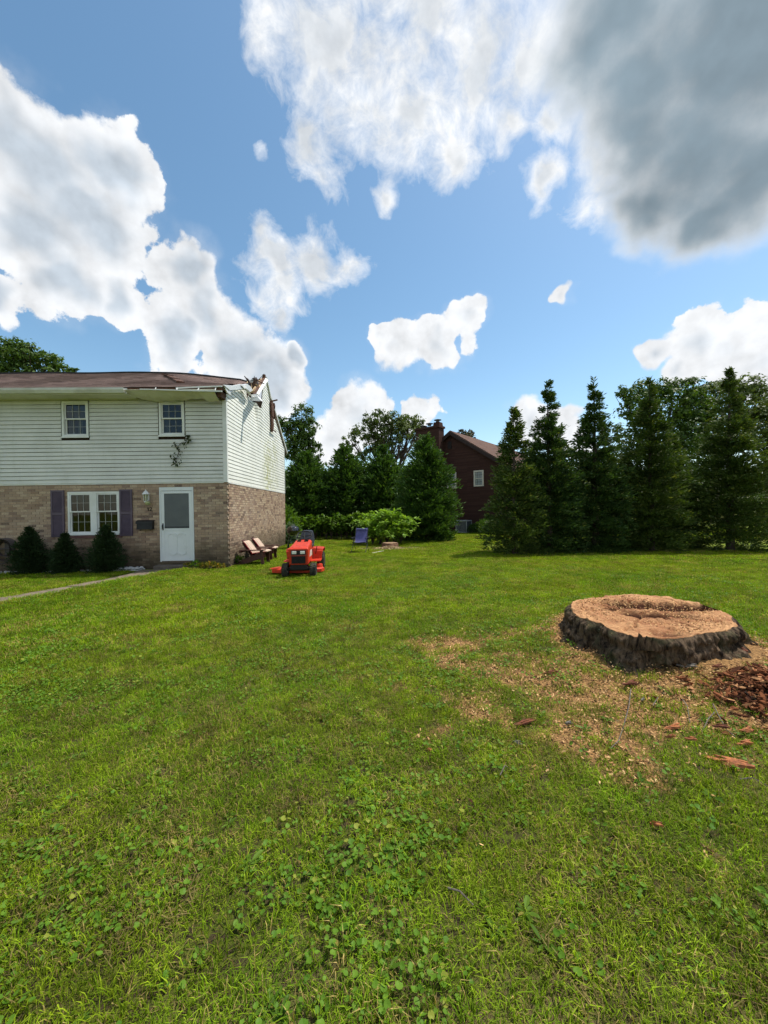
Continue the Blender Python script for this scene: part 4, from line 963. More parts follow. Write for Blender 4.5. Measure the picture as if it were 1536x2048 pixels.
# air conditioner and vent pipe at its foot
ac = thing('air_conditioner', 'grey metal air conditioner at the foot of the dark brick house', 'air conditioner', (6.05, 25.2, .02), -th)
M_AC = mat_plain('ac_casing', (.33, .34, .33), .5); M_FIN = mat_plain('ac_fins', (.12, .13, .14), .5)
MB().bbox(-.4, .4, -.4, .4, .72, .8, .015).box(-.4, .4, -.4, .4, 0, .05).box(-.4, -.36, -.4, -.36, .05, .72).box(.36, .4, -.4, -.36, .05, .72).box(-.4, -.36, .36, .4, .05, .72).box(.36, .4, .36, .4, .05, .72).build('casing', M_AC, ac)
MB().box(-.35, .35, -.35, .35, .05, .72).build('coil', mat_plain('coil_dark', (.06, .065, .075), .6), ac)
fn = MB()
for i in range(9): x = -.34 + i * .085; fn.box(x - .012, x + .012, -.385, -.37, .05, .72); fn.box(-.385, -.37, x - .012, x + .012, .05, .72)
fn.build('louvre', M_AC, ac)
pv = MB().tube([(6.75, 25.0, -.05), (6.75, 25.0, .42)], .045, 10).build('vent_pipe', mat_plain('white_pipe', (.7, .7, .68), .4), None); set_props(pv, 'short white pipe sticking up by the dark brick house', 'pipe')

# ------------------------------------------------------------------ fittings on the front wall
lp = at(291.5, 994, y=HY0 - .1); lamp = thing('wall_lantern', 'white carriage wall lantern with clear glass beside the front door', 'lantern', (lp.x, lp.y, lp.z))
M_WMET = mat_plain('white_lamp_metal', (.72, .72, .70), .35)
MB().lathe([(.005, .22), (.012, .19), (.035, .17), (.10, .085), (.105, .075), (.09, .075)], n=6).build('roof', M_WMET, lamp)
MB().lathe([(.072, .075), (.05, -.12), (.0, -.12)], n=6).build('glass', mat_glass('lamp_glass', (.85, .87, .86), .12), lamp)
fr = MB()
for k in range(6): a = k * math.pi / 3; fr.beam((.074 * math.cos(a), .074 * math.sin(a), .078), (.052 * math.cos(a), .052 * math.sin(a), -.12), .01, .01)
fr.lathe([(.055, -.115), (.05, -.15), (.015, -.17), (.0, -.18)], n=6).build('cage', M_WMET, lamp)
MB().lathe([(.0, .03), (.025, .02), (.03, -.02), (.015, -.06), (.012, -.11)], n=10).build('bulb', mat_plain('bulb_glass', (.55, .53, .42), .2), lamp, smooth=True)
MB().lathe([(.0, -.02), (.055, -.03), (.07, -.075), (.05, -.12), (.0, -.13)], (.055, -.01, -.10), n=10).build('moss_nest', mat_plain('pale_moss', (.40, .40, .20), .95, (.22, .25, .09), 25), lamp, smooth=True)
MB().bbox(-.045, .045, .085, .1, -.10, .12, .006).tube([(0, .09, .02), (0, .06, .10), (0, .03, .075)], .012, 6).build('bracket', M_WMET, lamp)

mp = at(289.5, 1059, y=HY0 - .1); mail = thing('mailbox', 'black wall mailbox between the purple shutter and the front door', 'mailbox', (mp.x, HY0 - .006, mp.z))
M_MB = mat_plain('mailbox_black', (.010, .010, .011), .45, (.016, .016, .017), 6)
MB().slab([(-.215, 0, 0), (-.215, 0, .24), (-.215, -.03, .255), (-.215, -.105, .22), (-.215, -.12, .0)], (.43, 0, 0)).build('box', M_MB, mail)
MB().slab([(-.235, .0, .25), (-.235, -.03, .268), (-.235, -.125, .225), (-.235, -.13, .16), (-.235, -.12, .16), (-.235, -.115, .215), (-.235, -.03, .256), (-.235, 0, .24)], (.47, 0, 0)).build('lid', M_MB, mail)
MB().tube([(-.14, -.04, .0), (-.14, -.07, -.035), (-.14, -.10, -.01)], .006, 6).tube([(.14, -.04, .0), (.14, -.07, -.035), (.14, -.10, -.01)], .006, 6).build('paper_hook', M_MB, mail)

hr = at(2, 1100, y=HY0 - .2); reel = thing('hose_reel', 'dark garden hose coiled on a wall reel at the left end of the brick wall', 'hose reel', (hr.x, HY0 - .01, hr.z))
M_HOSE = mat_plain('garden_hose', (.03, .022, .022), .5, (.05, .035, .03), 9); M_REEL = mat_plain('reel_plastic', (.09, .075, .075), .5)
cl_ = MB()
for k in range(6):
    R0 = .26 + .012 * (k % 3); cl_.tube([((R0 + .02 * math.sin(3 * a + k)) * math.cos(a), -.06 - .025 * (k % 4), (R0 + .03 * math.sin(2 * a + k * 1.3)) * math.sin(a) - (.04 if math.sin(a) < 0 else 0)) for a in np.linspace(0, 2 * math.pi, 26)], .011, 6, False)
cl_.tube([(.25, -.12, .05), (.33, -.15, -.12), (.24, -.2, -.30), (.06, -.22, -.38), (-.2, -.22, -.43)], .011, 6); cl_.build('hose', M_HOSE, reel, smooth=True)
MB().lathe([(.20, -.15), (.20, -.02)], (0, 0, .02), 18, 'y').box(-.2, .2, -.16, -.02, .015, .03).box(-.06, .06, -.02, .0, -.22, .26).build('bracket', M_REEL, reel)
MB().grid(lambda u, v: (.29 * math.cos(math.pi * u), -.02 - .2 * v, .10 + .21 * math.sin(math.pi * u)), 16, 2, (0, 0, .012)).build('hose_cover', M_REEL, reel, smooth=True)

# ------------------------------------------------------------------ lawn tractor
M_RED = mat_plain('tractor_red', (.58, .042, .014), .42, (.42, .04, .018), 9.0, .25, coat=.06)
M_TYRE = mat_plain('tyre_rubber', (.020, .020, .019), .9, (.075, .068, .045), 9, .2, bump=.3)
M_CHASS = mat_plain('chassis_black', (.012, .012, .012), .6)
mow = thing('lawn_tractor', 'red ride-on lawn tractor parked on the grass facing the camera', 'lawn tractor', (-1.80, 9.95, 0.0), math.radians(2))
# local: front is -y
hood = MB().add([(-.225, -.66, .30), (.225, -.66, .30), (.235, -.69, .69), (-.235, -.69, .69), (-.215, .24, .32), (.215, .24, .32), (.215, .26, .80), (-.215, .26, .80), (-.2, -.60, .725), (.2, -.60, .725), (.17, .26, .835), (-.17, .26, .835)],
    [(0, 1, 2, 3), (3, 2, 9, 8), (0, 3, 7, 4), (3, 8, 11, 7), (1, 5, 6, 2), (2, 6, 10, 9), (8, 9, 10, 11), (4, 7, 11, 10, 6, 5), (0, 4, 5, 1)])
hood = hood.build('hood', M_RED, mow); bv = hood.modifiers.new('bevel', 'BEVEL'); bv.width = .018; bv.segments = 3; bv.limit_method = 'ANGLE'
fp = MB().box(-.175, .175, -.7, -.685, .545, .655); fp.build('headlight_panel', M_CHASS, hood)
for s in (-1, 1): MB().bbox(s * .10 - .055, s * .10 + .055, -.712, -.695, .565, .635, .008).build('headlight', mat_plain('headlight_lens', (.62, .62, .55), .15, (.75, .74, .68), 30, .7), hood)
gr = MB().box(-.165, .165, -.692, -.68, .335, .51)
for k in range(8): gr.box(-.16, .16, -.70, -.69, .345 + k * .02, .352 + k * .02)
gr.build('grille', M_CHASS, hood)
MB().box(-.19, .19, -.703, -.68, .515, .54).build('grille_bar', mat_plain('dull_red', (.30, .05, .035), .5), hood)
for s in (-1, 1): MB().box(s * .218 - .004, s * .218 + .004, -.42, .15, .45, .60).build('side_decal', mat_plain('pale_decal', (.62, .55, .48), .5, (.5, .4, .33), 18), hood)
vt = MB()
for s in (-1, 1):
    for k in range(4): vt.box(s * .09 - .05, s * .09 + .05, .0 + k * .045, .02 + k * .045, .80 + .012 * k, .813 + .012 * k)
vt.build('hood_vents', M_CHASS, hood)
MB().box(-.15, .15, -.58, 1.0, .20, .31).box(-.26, .26, -.60, -.52, .17, .23).box(-.2, .2, -.655, -.58, .19, .30).tube([(-.30, -.56, .17), (.30, -.56, .17)], .025, 8).build('chassis', M_CHASS, mow)
def wheel(x, y, r, w, rim, name='wheel'):
    a = w / 2; t = MB().lathe([(rim, -a * .8), (r * .86, -a), (r * .96, -a * .86), (r, -a * .5), (r * 1.01, 0), (r, a * .5), (r * .96, a * .86), (r * .86, a), (rim, a * .8)], (x, y, r), 28, 'x').build(name, M_TYRE, mow, smooth=True)
    tr = MB()
    for k in range(20):
        an = 2 * math.pi * k / 20
        for s in (-1, 1):
            c, sn = math.cos(an + .08 * s), math.sin(an + .08 * s); tr.beam((x + s * a * .1, y + c * r * 1.0, r + sn * r * 1.0), (x + s * a * .8, y + math.cos(an + .12 * s) * r * .985, r + math.sin(an + .12 * s) * r * .985), .02, .018, (0, c, sn))
    tr.build('tread', M_TYRE, t)
    MB().lathe([(.0, -.02), (rim * .3, -.03), (rim * .35, -.01), (rim * .9, 0), (rim * 1.02, a * .7), (rim * 1.02, -a * .7), (rim * .9, .0)], (x, y, r), 20, 'x').build('rim', mat_plain('wheel_rim', (.50, .49, .45), .5, (.35, .34, .3), 12), t, smooth=True)
for s in (-1, 1): wheel(s * .335, -.56, .165, .145, .075)
for s in (-1, 1): wheel(s * .40, .72, .235, .19, .11)
fd = MB()
for s in (-1, 1):
    fd.add([(s * .22, .32, .50), (s * .48, .36, .50), (s * .49, .40, .57), (s * .24, .34, .60), (s * .24, 1.0, .60), (s * .49, .98, .57), (s * .49, 1.0, .46), (s * .22, 1.02, .46), (s * .22, .32, .34), (s * .46, .36, .36)],
           [(0, 1, 2, 3), (3, 2, 5, 4), (4, 5, 6, 7), (0, 8, 9, 1)])
fd.box(-.24, .24, .33, 1.0, .50, .585); fd = fd.build('fender', M_RED, mow)
MB().box(-.46, -.21, -.12, .36, .30, .325).box(.21, .46, -.12, .36, .30, .325).box(.21, .46, .33, .36, .30, .52).box(-.46, -.21, .33, .36, .30, .52).build('footrest', M_RED, mow)
st_ = MB().bbox(-.2, .2, .50, .92, .60, .68, .03).build('seat', mat_plain('seat_vinyl', (.02, .022, .03), .35, (.035, .037, .045), 5, .5), mow, smooth=True)
MB().grid(lambda u, v: ((-.2 + .4 * u) * (1 - .25 * v ** 3), .90 + .09 * v - .06 * (1 - (2 * u - 1) ** 2) * .4, .68 + .36 * v - .03 * (2 * u - 1) ** 4 * v), 14, 8, (0, .05, .01)).build('seat_back', st_.data.materials[0], mow, smooth=True)
tor = MB()
tor.tube([(.19 * math.cos(a), .40 + .12 * math.sin(a), .945 + .10 * math.sin(a)) for a in np.linspace(0, 2 * math.pi, 29)], .016, 8, False)
sw = tor.tube([(-.18, .40, .945), (0, .385, .92), (.18, .40, .945)], .014, 6).tube([(0, .385, .92), (0, .48, 1.01)], .014, 6).build('steering_wheel', M_CHASS, mow, smooth=True)
MB().tube([(0, .22, .66), (0, .385, .92)], [.035, .022], 10).build('steering_column', M_CHASS, sw)
MB().add([(-.2, .24, .6), (.2, .24, .6), (.2, .34, .82), (-.2, .34, .82), (-.2, .38, .6), (.2, .38, .6), (.2, .40, .80), (-.2, .40, .80)], [(0, 1, 2, 3), (3, 2, 6, 7), (4, 7, 6, 5), (0, 3, 7, 4), (1, 5, 6, 2)]).build('dashboard', M_CHASS, mow)
MB().tube([(-.24, .10, .34), (-.33, -.02, .47)], .012, 6).tube([(.30, .30, .45), (.34, .28, .66)], .01, 6).build('lever', M_CHASS, mow)
# cutting deck, discharge to the left of the picture
dkp = [(-.76, -.10), (-.73, -.24), (-.40, -.36), (.25, -.36), (.50, -.27), (.56, -.08), (.50, .12), (.2, .24), (-.4, .24), (-.60, .08), (-.75, .06)]
dm = MB(); n = len(dkp)
dm.add([(x, y, .06) for x, y in dkp] + [(x, y, .135) for x, y in dkp] + [(x * .93 - .01, y * .9 - .005, .16) for x, y in dkp], [(i, (i + 1) % n, n + (i + 1) % n, n + i) for i in range(n)] + [(n + i, n + (i + 1) % n, 2 * n + (i + 1) % n, 2 * n + i) for i in range(n)] + [tuple(range(2 * n, 3 * n))])
deck = dm.build('mower_deck', M_RED, mow)
MB().lathe([(.0, .235), (.085, .235), (.095, .22), (.095, .15)], (.42, -.05, 0), 18).lathe([(.0, .225), (.085, .225), (.095, .21), (.095, .15)], (-.40, -.05, 0), 18).build('belt_cover', M_RED, deck, smooth=True)
MB().add([(-.80, -.2, .15), (-.58, -.28, .18), (-.58, .06, .18), (-.82, .02, .14), (-.83, -.18, .10), (-.84, .02, .09)], [(0, 1, 2, 3), (0, 3, 5, 4)]).build('discharge_chute', M_RED, deck)

# ------------------------------------------------------------------ adirondack chairs with cushions
M_BROWN = mat_plain('brown_stained_wood', (.085, .030, .022), .5, (.055, .02, .016), 7.0, .35, bump=.2)
def adirondack(loc, rz, label):
    t = thing('adirondack_chair', label, 'chair', loc, rz, 'brown garden chairs by the brick wall')      # faces +x
    for s in (-1, 1):
        MB().beam((.34, s * .25, 0), (.30, s * .25, .43), .035, .09, (1, 0, 0)).build('leg', M_BROWN, t)
        MB().slab([(.40, s * .21 - .015, .22), (.40, s * .21 - .015, .34), (.2, s * .21 - .015, .345), (-.42, s * .21 - .015, .10), (-.46, s * .21 - .015, 0.0), (-.32, s * .21 - .015, .0)], (0, .03, 0)).build('stringer', M_BROWN, t)
        MB().slab([(.42, s * .30 - .06, .435), (.44, s * .30 + .06, .435), (-.30, s * .30 + .04, .435), (-.34, s * .30 - .04, .435)], (0, 0, .025)).build('armrest', M_BROWN, t)
    for i in range(5):
        x = .37 - i * .085; z = .345 - max(0, i - 1) * .028; MB().bbox(x - .038, x + .038, -.23, .23, z, z + .02, .004).build('seat_slat', M_BROWN, t)
    for i in range(5):
        y = (i - 2) * .092; top = .50 + .10 * (1 - (i - 2) ** 2 / 4.5)
        MB().slab([(.03, y - .042, .20), (.03, y + .042, .20), (.03 - .62 * top, y + .042, .20 + top * .92), (.03 - .62 * top, y - .042, .20 + top * .92)], (-.018, 0, -.012)).build('back_slat', M_BROWN, t)
    MB().box(-.33, -.29, -.36, .36, .38, .43).build('back_rail', M_BROWN, t)
    return t
def mat_stripe():
    m, T, b = material('striped_cushion'); tc = T.new('ShaderNodeTexCoord').outputs['Object']; s = T.new('ShaderNodeSeparateXYZ'); T.l.new(tc, s.inputs[0])
    u = T.math('FRACT', T.math('MULTIPLY_ADD', s.outputs[1], 9.0, .5)); st = T.math('LESS_THAN', u, .14)
    edge = T.math('GREATER_THAN', T.math('ABSOLUTE', s.outputs[1]), .203)
    c = T.mix(st, (.48, .36, .27), (.32, .20, .15)); c = T.mix(edge, c, (.22, .02, .022))
    T.put(b.inputs['Base Color'], c); b.inputs['Roughness'].default_value = .9; return m
M_CUSH = mat_stripe()
def cushion(loc, rz, label):
    t = thing('chair_cushion', label, 'cushion', loc, rz, 'striped cushions on the brown chairs')
    def pad(P0, P1, Nn, name):
        P0, P1, Nn = Vector(P0), Vector(P1), Vector(Nn).normalized()
        g = MB()
        def f(u, v):
            e = (1 - abs(2 * u - 1) ** 6) * (1 - abs(2 * v - 1) ** 6); p = P0.lerp(P1, u); return Vector((p.x, -.215 + .43 * v, p.z)) + Nn * (.02 + .05 * e)
        g.grid(f, 10, 10); g.grid(lambda u, v: Vector((P0.lerp(P1, u).x, -.215 + .43 * v, P0.lerp(P1, u).z)), 10, 10)
        rim = MB(); w = 11
        n = 121; r_ = [i for i in range(w)] + [j * w + 10 for j in range(1, 11)] + [10 * w + i for i in range(9, -1, -1)] + [j * w for j in range(9, 0, -1)]
        for a, b in zip(r_, r_[1:] + r_[:1]): g.f.append((a, b, n + b, n + a))
        return g.build(name, M_CUSH, t, smooth=True)
    pad((-.02, 0, .315), (.45, 0, .385), (-.15, 0, 1), 'seat_pad'); pad((.0, 0, .33), (-.27, 0, .70), (.8, 0, .55), 'back_pad'); return t
for (x, y, rz, d) in ((-3.60, 11.85, -4, 'nearer'), (-3.62, 12.85, -2, 'farther')):
    adirondack((x, y, gz(x, y)), math.radians(rz), d + ' of two brown adirondack chairs against the tan brick wall')
    cushion((x, y, gz(x, y)), math.radians(rz), 'cream striped red cushion on the ' + d + ' brown chair')

# ------------------------------------------------------------------ kettle grill
gp_ = (-3.36, 16.5, 0); gl_ = thing('kettle_grill', 'black kettle grill behind the tractor at the house corner', 'grill', gp_)
M_ENAM = mat_plain('black_enamel', (.008, .008, .009), .12, (.012, .012, .013), 4, .6, coat=.5)
MB().lathe([(.0, .55), (.10, .555), (.19, .60), (.25, .68), (.27, .765), (.262, .765), (.24, .69), (.0, .58)], n=28).build('bowl', M_ENAM, gl_, smooth=True)
lid = MB().lathe([(.278, .768), (.275, .785), (.25, .87), (.18, .935), (.08, .965), (.0, .97)], n=28).build('lid', M_ENAM, gl_, smooth=True)
MB().tube([(-.05, 0, .96), (-.05, 0, 1.0), (.05, 0, 1.0), (.05, 0, .96)], .011, 6).build('lid_handle', mat_plain('grill_handle', (.35, .35, .36), .3, metal=.6), lid)
MB().lathe([(.0, .965), (.05, .963), (.05, .972), (.0, .975)], (.12, -.1, -.035), 12).build('damper', mat_plain('damper_alu', (.6, .6, .6), .25, metal=.8), lid)
for k in range(3):
    a = math.radians(200 + 120 * k); MB().tube([(.17 * math.cos(a), .17 * math.sin(a), .61), (.27 * math.cos(a), .27 * math.sin(a), .02)], .013, 6).build('leg', mat_plain('grill_leg', (.25, .25, .25), .35, metal=.7), gl_)
MB().lathe([(.14, .38), (.13, .36), (.0, .35)], n=18).build('ash_pan', M_CHASS, gl_)
for s in (-1, 1): MB().lathe([(.09, -.02), (.09, .02), (.0, .02)], (s * .24 + .0, .12, .09), 14, 'x').build('wheel', M_CHASS, gl_)

# ------------------------------------------------------------------ blue sling chair
bc = thing('sling_chair', 'purple-blue folding sling chair standing on the back lawn', 'chair', (-.46, 14.45, gz(-.46, 14.45)), math.radians(-12))
M_SLING = mat_plain('blue_sling_fabric', (.10, .10, .24), .8, (.075, .075, .19), 9, .2, bump=.2); M_FRM = mat_plain('dark_chair_frame', (.035, .035, .04), .4, metal=.3)
sp = [(-.32, .42), (-.28, .41), (-.12, .365), (.06, .36), (.12, .39), (.22, .62), (.33, .87), (.35, .90)]     # (y,z) seat front -> head
MB().grid(lambda u, v: (-.22 + .44 * u, float(np.interp(v, np.linspace(0, 1, 8), [p[0] for p in sp])), float(np.interp(v, np.linspace(0, 1, 8), [p[1] for p in sp])) - .02 * math.sin(math.pi * u)), 8, 21, (0, .008, -.006)).build('sling', M_SLING, bc, smooth=True)
MB().bbox(-.2, .2, .27, .33, .80, .88, .02).build('head_pillow', M_SLING, bc, smooth=True)
for s in (-1, 1):
    MB().tube([(s * .235, y, z) for y, z in sp], .011, 6).build('side_rail', M_FRM, bc, smooth=True)
    MB().tube([(s * .27, -.34, .012), (s * .27, .02, .30), (s * .27, .22, .58)], .011, 6).tube([(s * .25, .36, .012), (s * .25, .05, .33), (s * .25, -.16, .55)], .011, 6).build('leg', M_FRM, bc)
    MB().bbox(s * .28 - .025, s * .28 + .025, -.20, .22, .545, .57, .008).build('armrest', M_FRM, bc)
MB().tube([(-.27, -.34, .012), (.27, -.34, .012)], .011, 6).tube([(-.25, .36, .012), (.25, .36, .012)], .011, 6).tube([(-.25, -.02, .30), (.25, -.02, .30)], .01, 6).build('crossbar', M_FRM, bc)
hb = MB().tube([(-.02, 14.0, gz(0, 14) + .02), (.10, 14.12, gz(.1, 14.1) + .025), (.2, 14.35, gz(.2, 14.3) + .025), (.42, 14.62, gz(.4, 14.6) + .02)], .016, 6).build('white_stick', mat_plain('bleached_stick', (.55, .5, .4), .8), None, smooth=True)
set_props(hb, 'pale crooked stick lying on the grass beside the blue sling chair', 'stick')

# ------------------------------------------------------------------ big fresh stump
def mat_bark():
    m, T, b = material('stump_bark'); g = T.new('ShaderNodeNewGeometry'); p = g.outputs['Position']
    st = T.vec('MULTIPLY', p, (1.3, 1.3, .28))
    c = T.mix(T.ramp(T.noise(st, 16, 7, .7), .35, .66), (.016, .011, .008), (.175, .118, .074))
    c = T.mix(T.ramp(T.noise(p, 3.5, 5, .65), .52, .66, 0, .8), c, (.055, .058, .028))
    c = T.mix(T.ramp(T.noise(p, 17, 5, .65), .65, .72, 0, .7), c, (.24, .25, .20))
    c = T.mix(T.ramp(T.noise(p, 7, 6, .7), .62, .70, 0, .7), c, (.30, .19, .095))
    T.put(b.inputs['Base Color'], c); b.inputs['Roughness'].default_value = .95; b.inputs['Specular IOR Level'].default_value = .1
    bn = T.new('ShaderNodeBump'); bn.inputs['Strength'].default_value = 1; bn.inputs['Distance'].default_value = .03
    T.put(bn.inputs['Height'], T.noise(st, 24, 7, .7)); T.l.new(bn.outputs[0], b.inputs['Normal']); return m
def mat_cut():
    m, T, b = material('cut_wood'); g = T.new('ShaderNodeNewGeometry'); p = g.outputs['Position']
    q = T.vec('SUBTRACT', p, (STUMP[0], STUMP[1], 0)); q = T.vec('ADD', q, T.vec('SCALE', T.new('ShaderNodeTexNoise').outputs['Color'], scale=.12))
    s = T.new('ShaderNodeSeparateXYZ'); T.l.new(q, s.inputs[0]); rad = T.math('SQRT', T.math('ADD', T.math('MULTIPLY', s.outputs[0], s.outputs[0]), T.math('MULTIPLY', s.outputs[1], s.outputs[1])))
    ring = T.math('SINE', T.math('MULTIPLY', rad, 120.0))
    c = T.mix(T.ramp(T.noise(p, 3.2, 6, .65), .38, .66), (.60, .33, .155), (.36, .16, .075))
    c = T.mix(T.math('MULTIPLY_ADD', ring, .22, .22), c, (.24, .105, .05)); c = T.mix(T.ramp(T.math('ADD', rad, T.math('MULTIPLY_ADD', T.noise(p, 4, 4, .6), .5, -.25)), .25, .62, .45, 0), c, (.25, .095, .045))
    c = T.mix(T.ramp(T.noise(T.vec('MULTIPLY', p, (3, 26, 1)), 1.2, 4, .6), .55, .75, 0, .4), c, (.62, .38, .2))
    c = T.mix(T.ramp(T.noise(p, 75, 6, .75), .52, .68, 0, .65), c, (.64, .41, .22)); c = T.mix(T.ramp(T.noise(p, 50, 5, .7), .60, .72, 0, .7), c, (.12, .05, .03))
    low = T.ramp(T.new('ShaderNodeAttribute', attribute_name='depth').outputs['Fac'], .012, .06); c = T.mix(low, c, (.085, .034, .02))
    T.put(b.inputs['Base Color'], c); b.inputs['Roughness'].default_value = .95; b.inputs['Specular IOR Level'].default_value = .1
    bn = T.new('ShaderNodeBump'); bn.inputs['Strength'].default_value = 1; bn.inputs['Distance'].default_value = .015
    T.put(bn.inputs['Height'], T.noise(p, 70, 6, .75)); T.l.new(bn.outputs[0], b.inputs['Normal']); return m
M_BARK, M_CUT = mat_bark(), mat_cut()
OUT = [(2.42, 4.63), (2.58, 4.76), (2.96, 4.89), (3.4, 5.0), (3.66, 4.92), (3.81, 4.68), (3.93, 4.51), (3.86, 4.28), (3.81, 3.99), (3.66, 3.78), (3.39, 3.52), (3.16, 3.45), (2.92, 3.38), (2.69, 3.31), (2.54, 3.31), (2.43, 3.36), (2.32, 3.35), (2.28, 3.49), (2.28, 3.74), (2.21, 3.91), (2.19, 4.08), (2.28, 4.37)]
oa = np.array([math.atan2(y - STUMP[1], x - STUMP[0]) for x, y in OUT]); orr = np.array([math.hypot(x - STUMP[0], y - STUMP[1]) for x, y in OUT])
o_ = np.argsort(oa); oa, orr = oa[o_], orr[o_]; oa = np.concatenate([oa[-3:] - 2 * np.pi, oa, oa[:3] + 2 * np.pi]); orr = np.concatenate([orr[-3:], orr, orr[:3]])
NA = 400; ang = np.linspace(-np.pi, np.pi, NA, endpoint=False); rad0 = np.interp(ang, oa, orr) + .07 * (fbm(np.cos(ang) * 7, np.sin(ang) * 7, 0, 5, 5, .6) - .5)
stump = thing('tree_stump', 'huge freshly cut tree stump with dark bark and orange sawn top', 'stump', (STUMP[0], STUMP[1], 0))
NZ = 34; V = []; 
butt = 0 * ang
for deg, amp, wd in ((-168, 1.0, 17), (-132, .75, 13), (-66, .8, 16), (-20, 1.15, 18), (28, .6, 16), (70, .8, 18), (115, .7, 16), (155, .6, 14)):
    dd_ = (np.degrees(ang) - deg + 180) % 360 - 180; butt = np.maximum(butt, amp * np.exp(-(dd_ / wd) ** 2))

for j in range(NZ + 1):
    t = j / NZ; z = STUMP_Z - t * (STUMP_Z + .06)
    flare = .03 * t + (.05 + .40 * butt) * t ** 1.9
    cx, sy = np.cos(ang), np.sin(ang)
    wob = .25 * (fbm(cx * 3, sy * 3, z * 3, 90, 3) - .5); ridges = (np.abs(fbm((cx + wob) * 8, (sy - wob) * 8, z * 2.4, 31, 5, .6) - .5) * 2) ** .8
    bark = .085 * ridges * sstep(0, .12, t) + .055 * (fbm(cx * 22, sy * 22, z * 16, 12, 3) - .5) * sstep(0, .1, t)
    bark += -.10 * sstep(.45, .75, fbm(cx * 3.5, sy * 3.5, z * 6, 70, 4)) * sstep(.1, .4, t)
    r = rad0 + flare + bark * 1.2 - .01 + .012 * sstep(0, .05, t)
    V.append(np.stack([STUMP[0] + cx * r, STUMP[1] + sy * r, np.full(NA, z) + (.02 * (fbm(cx * 12, sy * 12, 0, 44, 3) - .5) if j == 0 else 0)], -1))
Vb = np.concatenate(V)
ii, jj = np.meshgrid(np.arange(NA), np.arange(NZ)); a = (jj * NA + ii).ravel(); b = (jj * NA + (ii + 1) % NA).ravel()
mesh_np('bark', Vb, np.stack([a, b, b + NA, a + NA], -1), M_BARK, stump, smooth=True)
NRr = 60; V = []; D = []
for j in range(NRr + 1):
    f = (1 - j / NRr) ** .85; x = STUMP[0] + np.cos(ang) * rad0 * f; y = STUMP[1] + np.sin(ang) * rad0 * f
    n = fbm(x * 5, y * 5, 0, 61, 5)
    dep = .0 * x
    dep = dep + .12 * sstep(.40, .08, np.abs((y - 4.42) + .28 * (x - 3.4)) * 2.0 + (n - .5) * .9) * sstep(.65, .25, np.abs(x - 3.42) + (n - .5) * .4)
    dep = dep + .09 * sstep(.13, .03, np.abs((y - 4.05) + .35 * (x - 3.1)) + (n - .5) * .12) * sstep(.40, .15, np.abs(x - 3.05))
    dep = dep + .07 * sstep(.11, .02, np.hypot(x - 2.73, y - 4.38) + (n - .5) * .1) + .05 * sstep(.16, .03, np.hypot((x - 2.75) / 1.5, y - 3.46) + (n - .5) * .2)
    for ca in (.4, 1.3, 2.2, 2.9, -2.4, -1.5, -.7):
        ad_ = np.abs((ang - ca - .25 * (n - .5) + np.pi) % (2 * np.pi) - np.pi) * rad0 * f; dep = dep + .035 * sstep(.022, .004, ad_) * sstep(.15, .3, f) * sstep(.98, .75, f)
    z = STUMP_Z + .004 + .05 * (n - .5) * sstep(0, .12, 1 - f) - dep + .02 * sstep(.62, .8, fbm(x * 7, y * 7, 0, 71, 3)) + .022 * (fbm(x * 24, y * 24, 0, 83, 3) - .5)
    V.append(np.stack([x, y, z], -1)); D.append(dep)
Vt = np.concatenate(V); Vt[:NA] = Vb[:NA]
ii, jj = np.meshgrid(np.arange(NA), np.arange(NRr)); a = (jj * NA + ii).ravel(); b = (jj * NA + (ii + 1) % NA).ravel()
top = mesh_np('sawn_top', Vt, np.stack([a, b, b + NA, a + NA], -1), M_CUT, stump, smooth=True); vattr(top, 'depth', np.concatenate(D))
# torn hinge splinters at the front rim
for (ax, ay, hh) in ((2.42, 3.31, .02), (2.36, 3.32, .045), (2.47, 3.30, .01), (2.31, 3.37, .015)):
    MB().slab([(ax - .04, ay, STUMP_Z - .10), (ax + .04, ay - .01, STUMP_Z - .10), (ax + .015, ay, STUMP_Z + hh * .5), (ax - .005, ay, STUMP_Z + hh)], (.01, .035, 0)).build('hinge_splinter', M_BARK, stump, world=True)

# ------------------------------------------------------------------ chips, sawdust, debris
def quads(P, A, B):
    """one small quad per row"""
    n = len(P); V = np.stack([P - A - B, P + A - B, P + A + B, P - A + B], 1).reshape(-1, 3); return V, np.arange(n * 4).reshape(n, 4)
def rand_dirs(rs, n, flat=1.0):
    v = rs.normal(size=(n, 3)); v[:, 2] *= flat; return v / np.linalg.norm(v, axis=1, keepdims=True)
def chips(rs, n, P, s0, s1, asp, flat=.45):
    A = rand_dirs(rs, n, flat); C = rand_dirs(rs, n, flat); B = np.cross(A, C); B = np.cross(B, A); B /= np.linalg.norm(B, axis=1, keepdims=True) + 1e-9
    L = rs.uniform(s0, s1, (n, 1)); return quads(P, A * L, B * L * asp)
def mat_chips(name, c1, c2, c3, f3):
    m, T, b = material(name); g = T.new('ShaderNodeNewGeometry'); r = g.outputs['Random Per Island']
    c = T.mix(r, c1, c2); c = T.mix(T.math('GREATER_THAN', T.math('FRACT', T.math('MULTIPLY', r, 9.7)), 1 - f3), c, c3)
    T.put(b.inputs['Base Color'], c); b.inputs['Roughness'].default_value = .95; b.inputs['Specular IOR Level'].default_value = .1; return m
M_CHIP = mat_chips('wood_chips', (.40, .21, .085), (.68, .43, .20), (.11, .05, .026), .28)
M_ROT = mat_chips('rotten_wood', (.048, .018, .009), (.22, .078, .032), (.44, .22, .10), .16)
rs = np.random.RandomState(9)
cand = np.stack([rs.uniform(.2, 5.5, 90000), rs.uniform(1.6, 6.2, 90000)], -1)
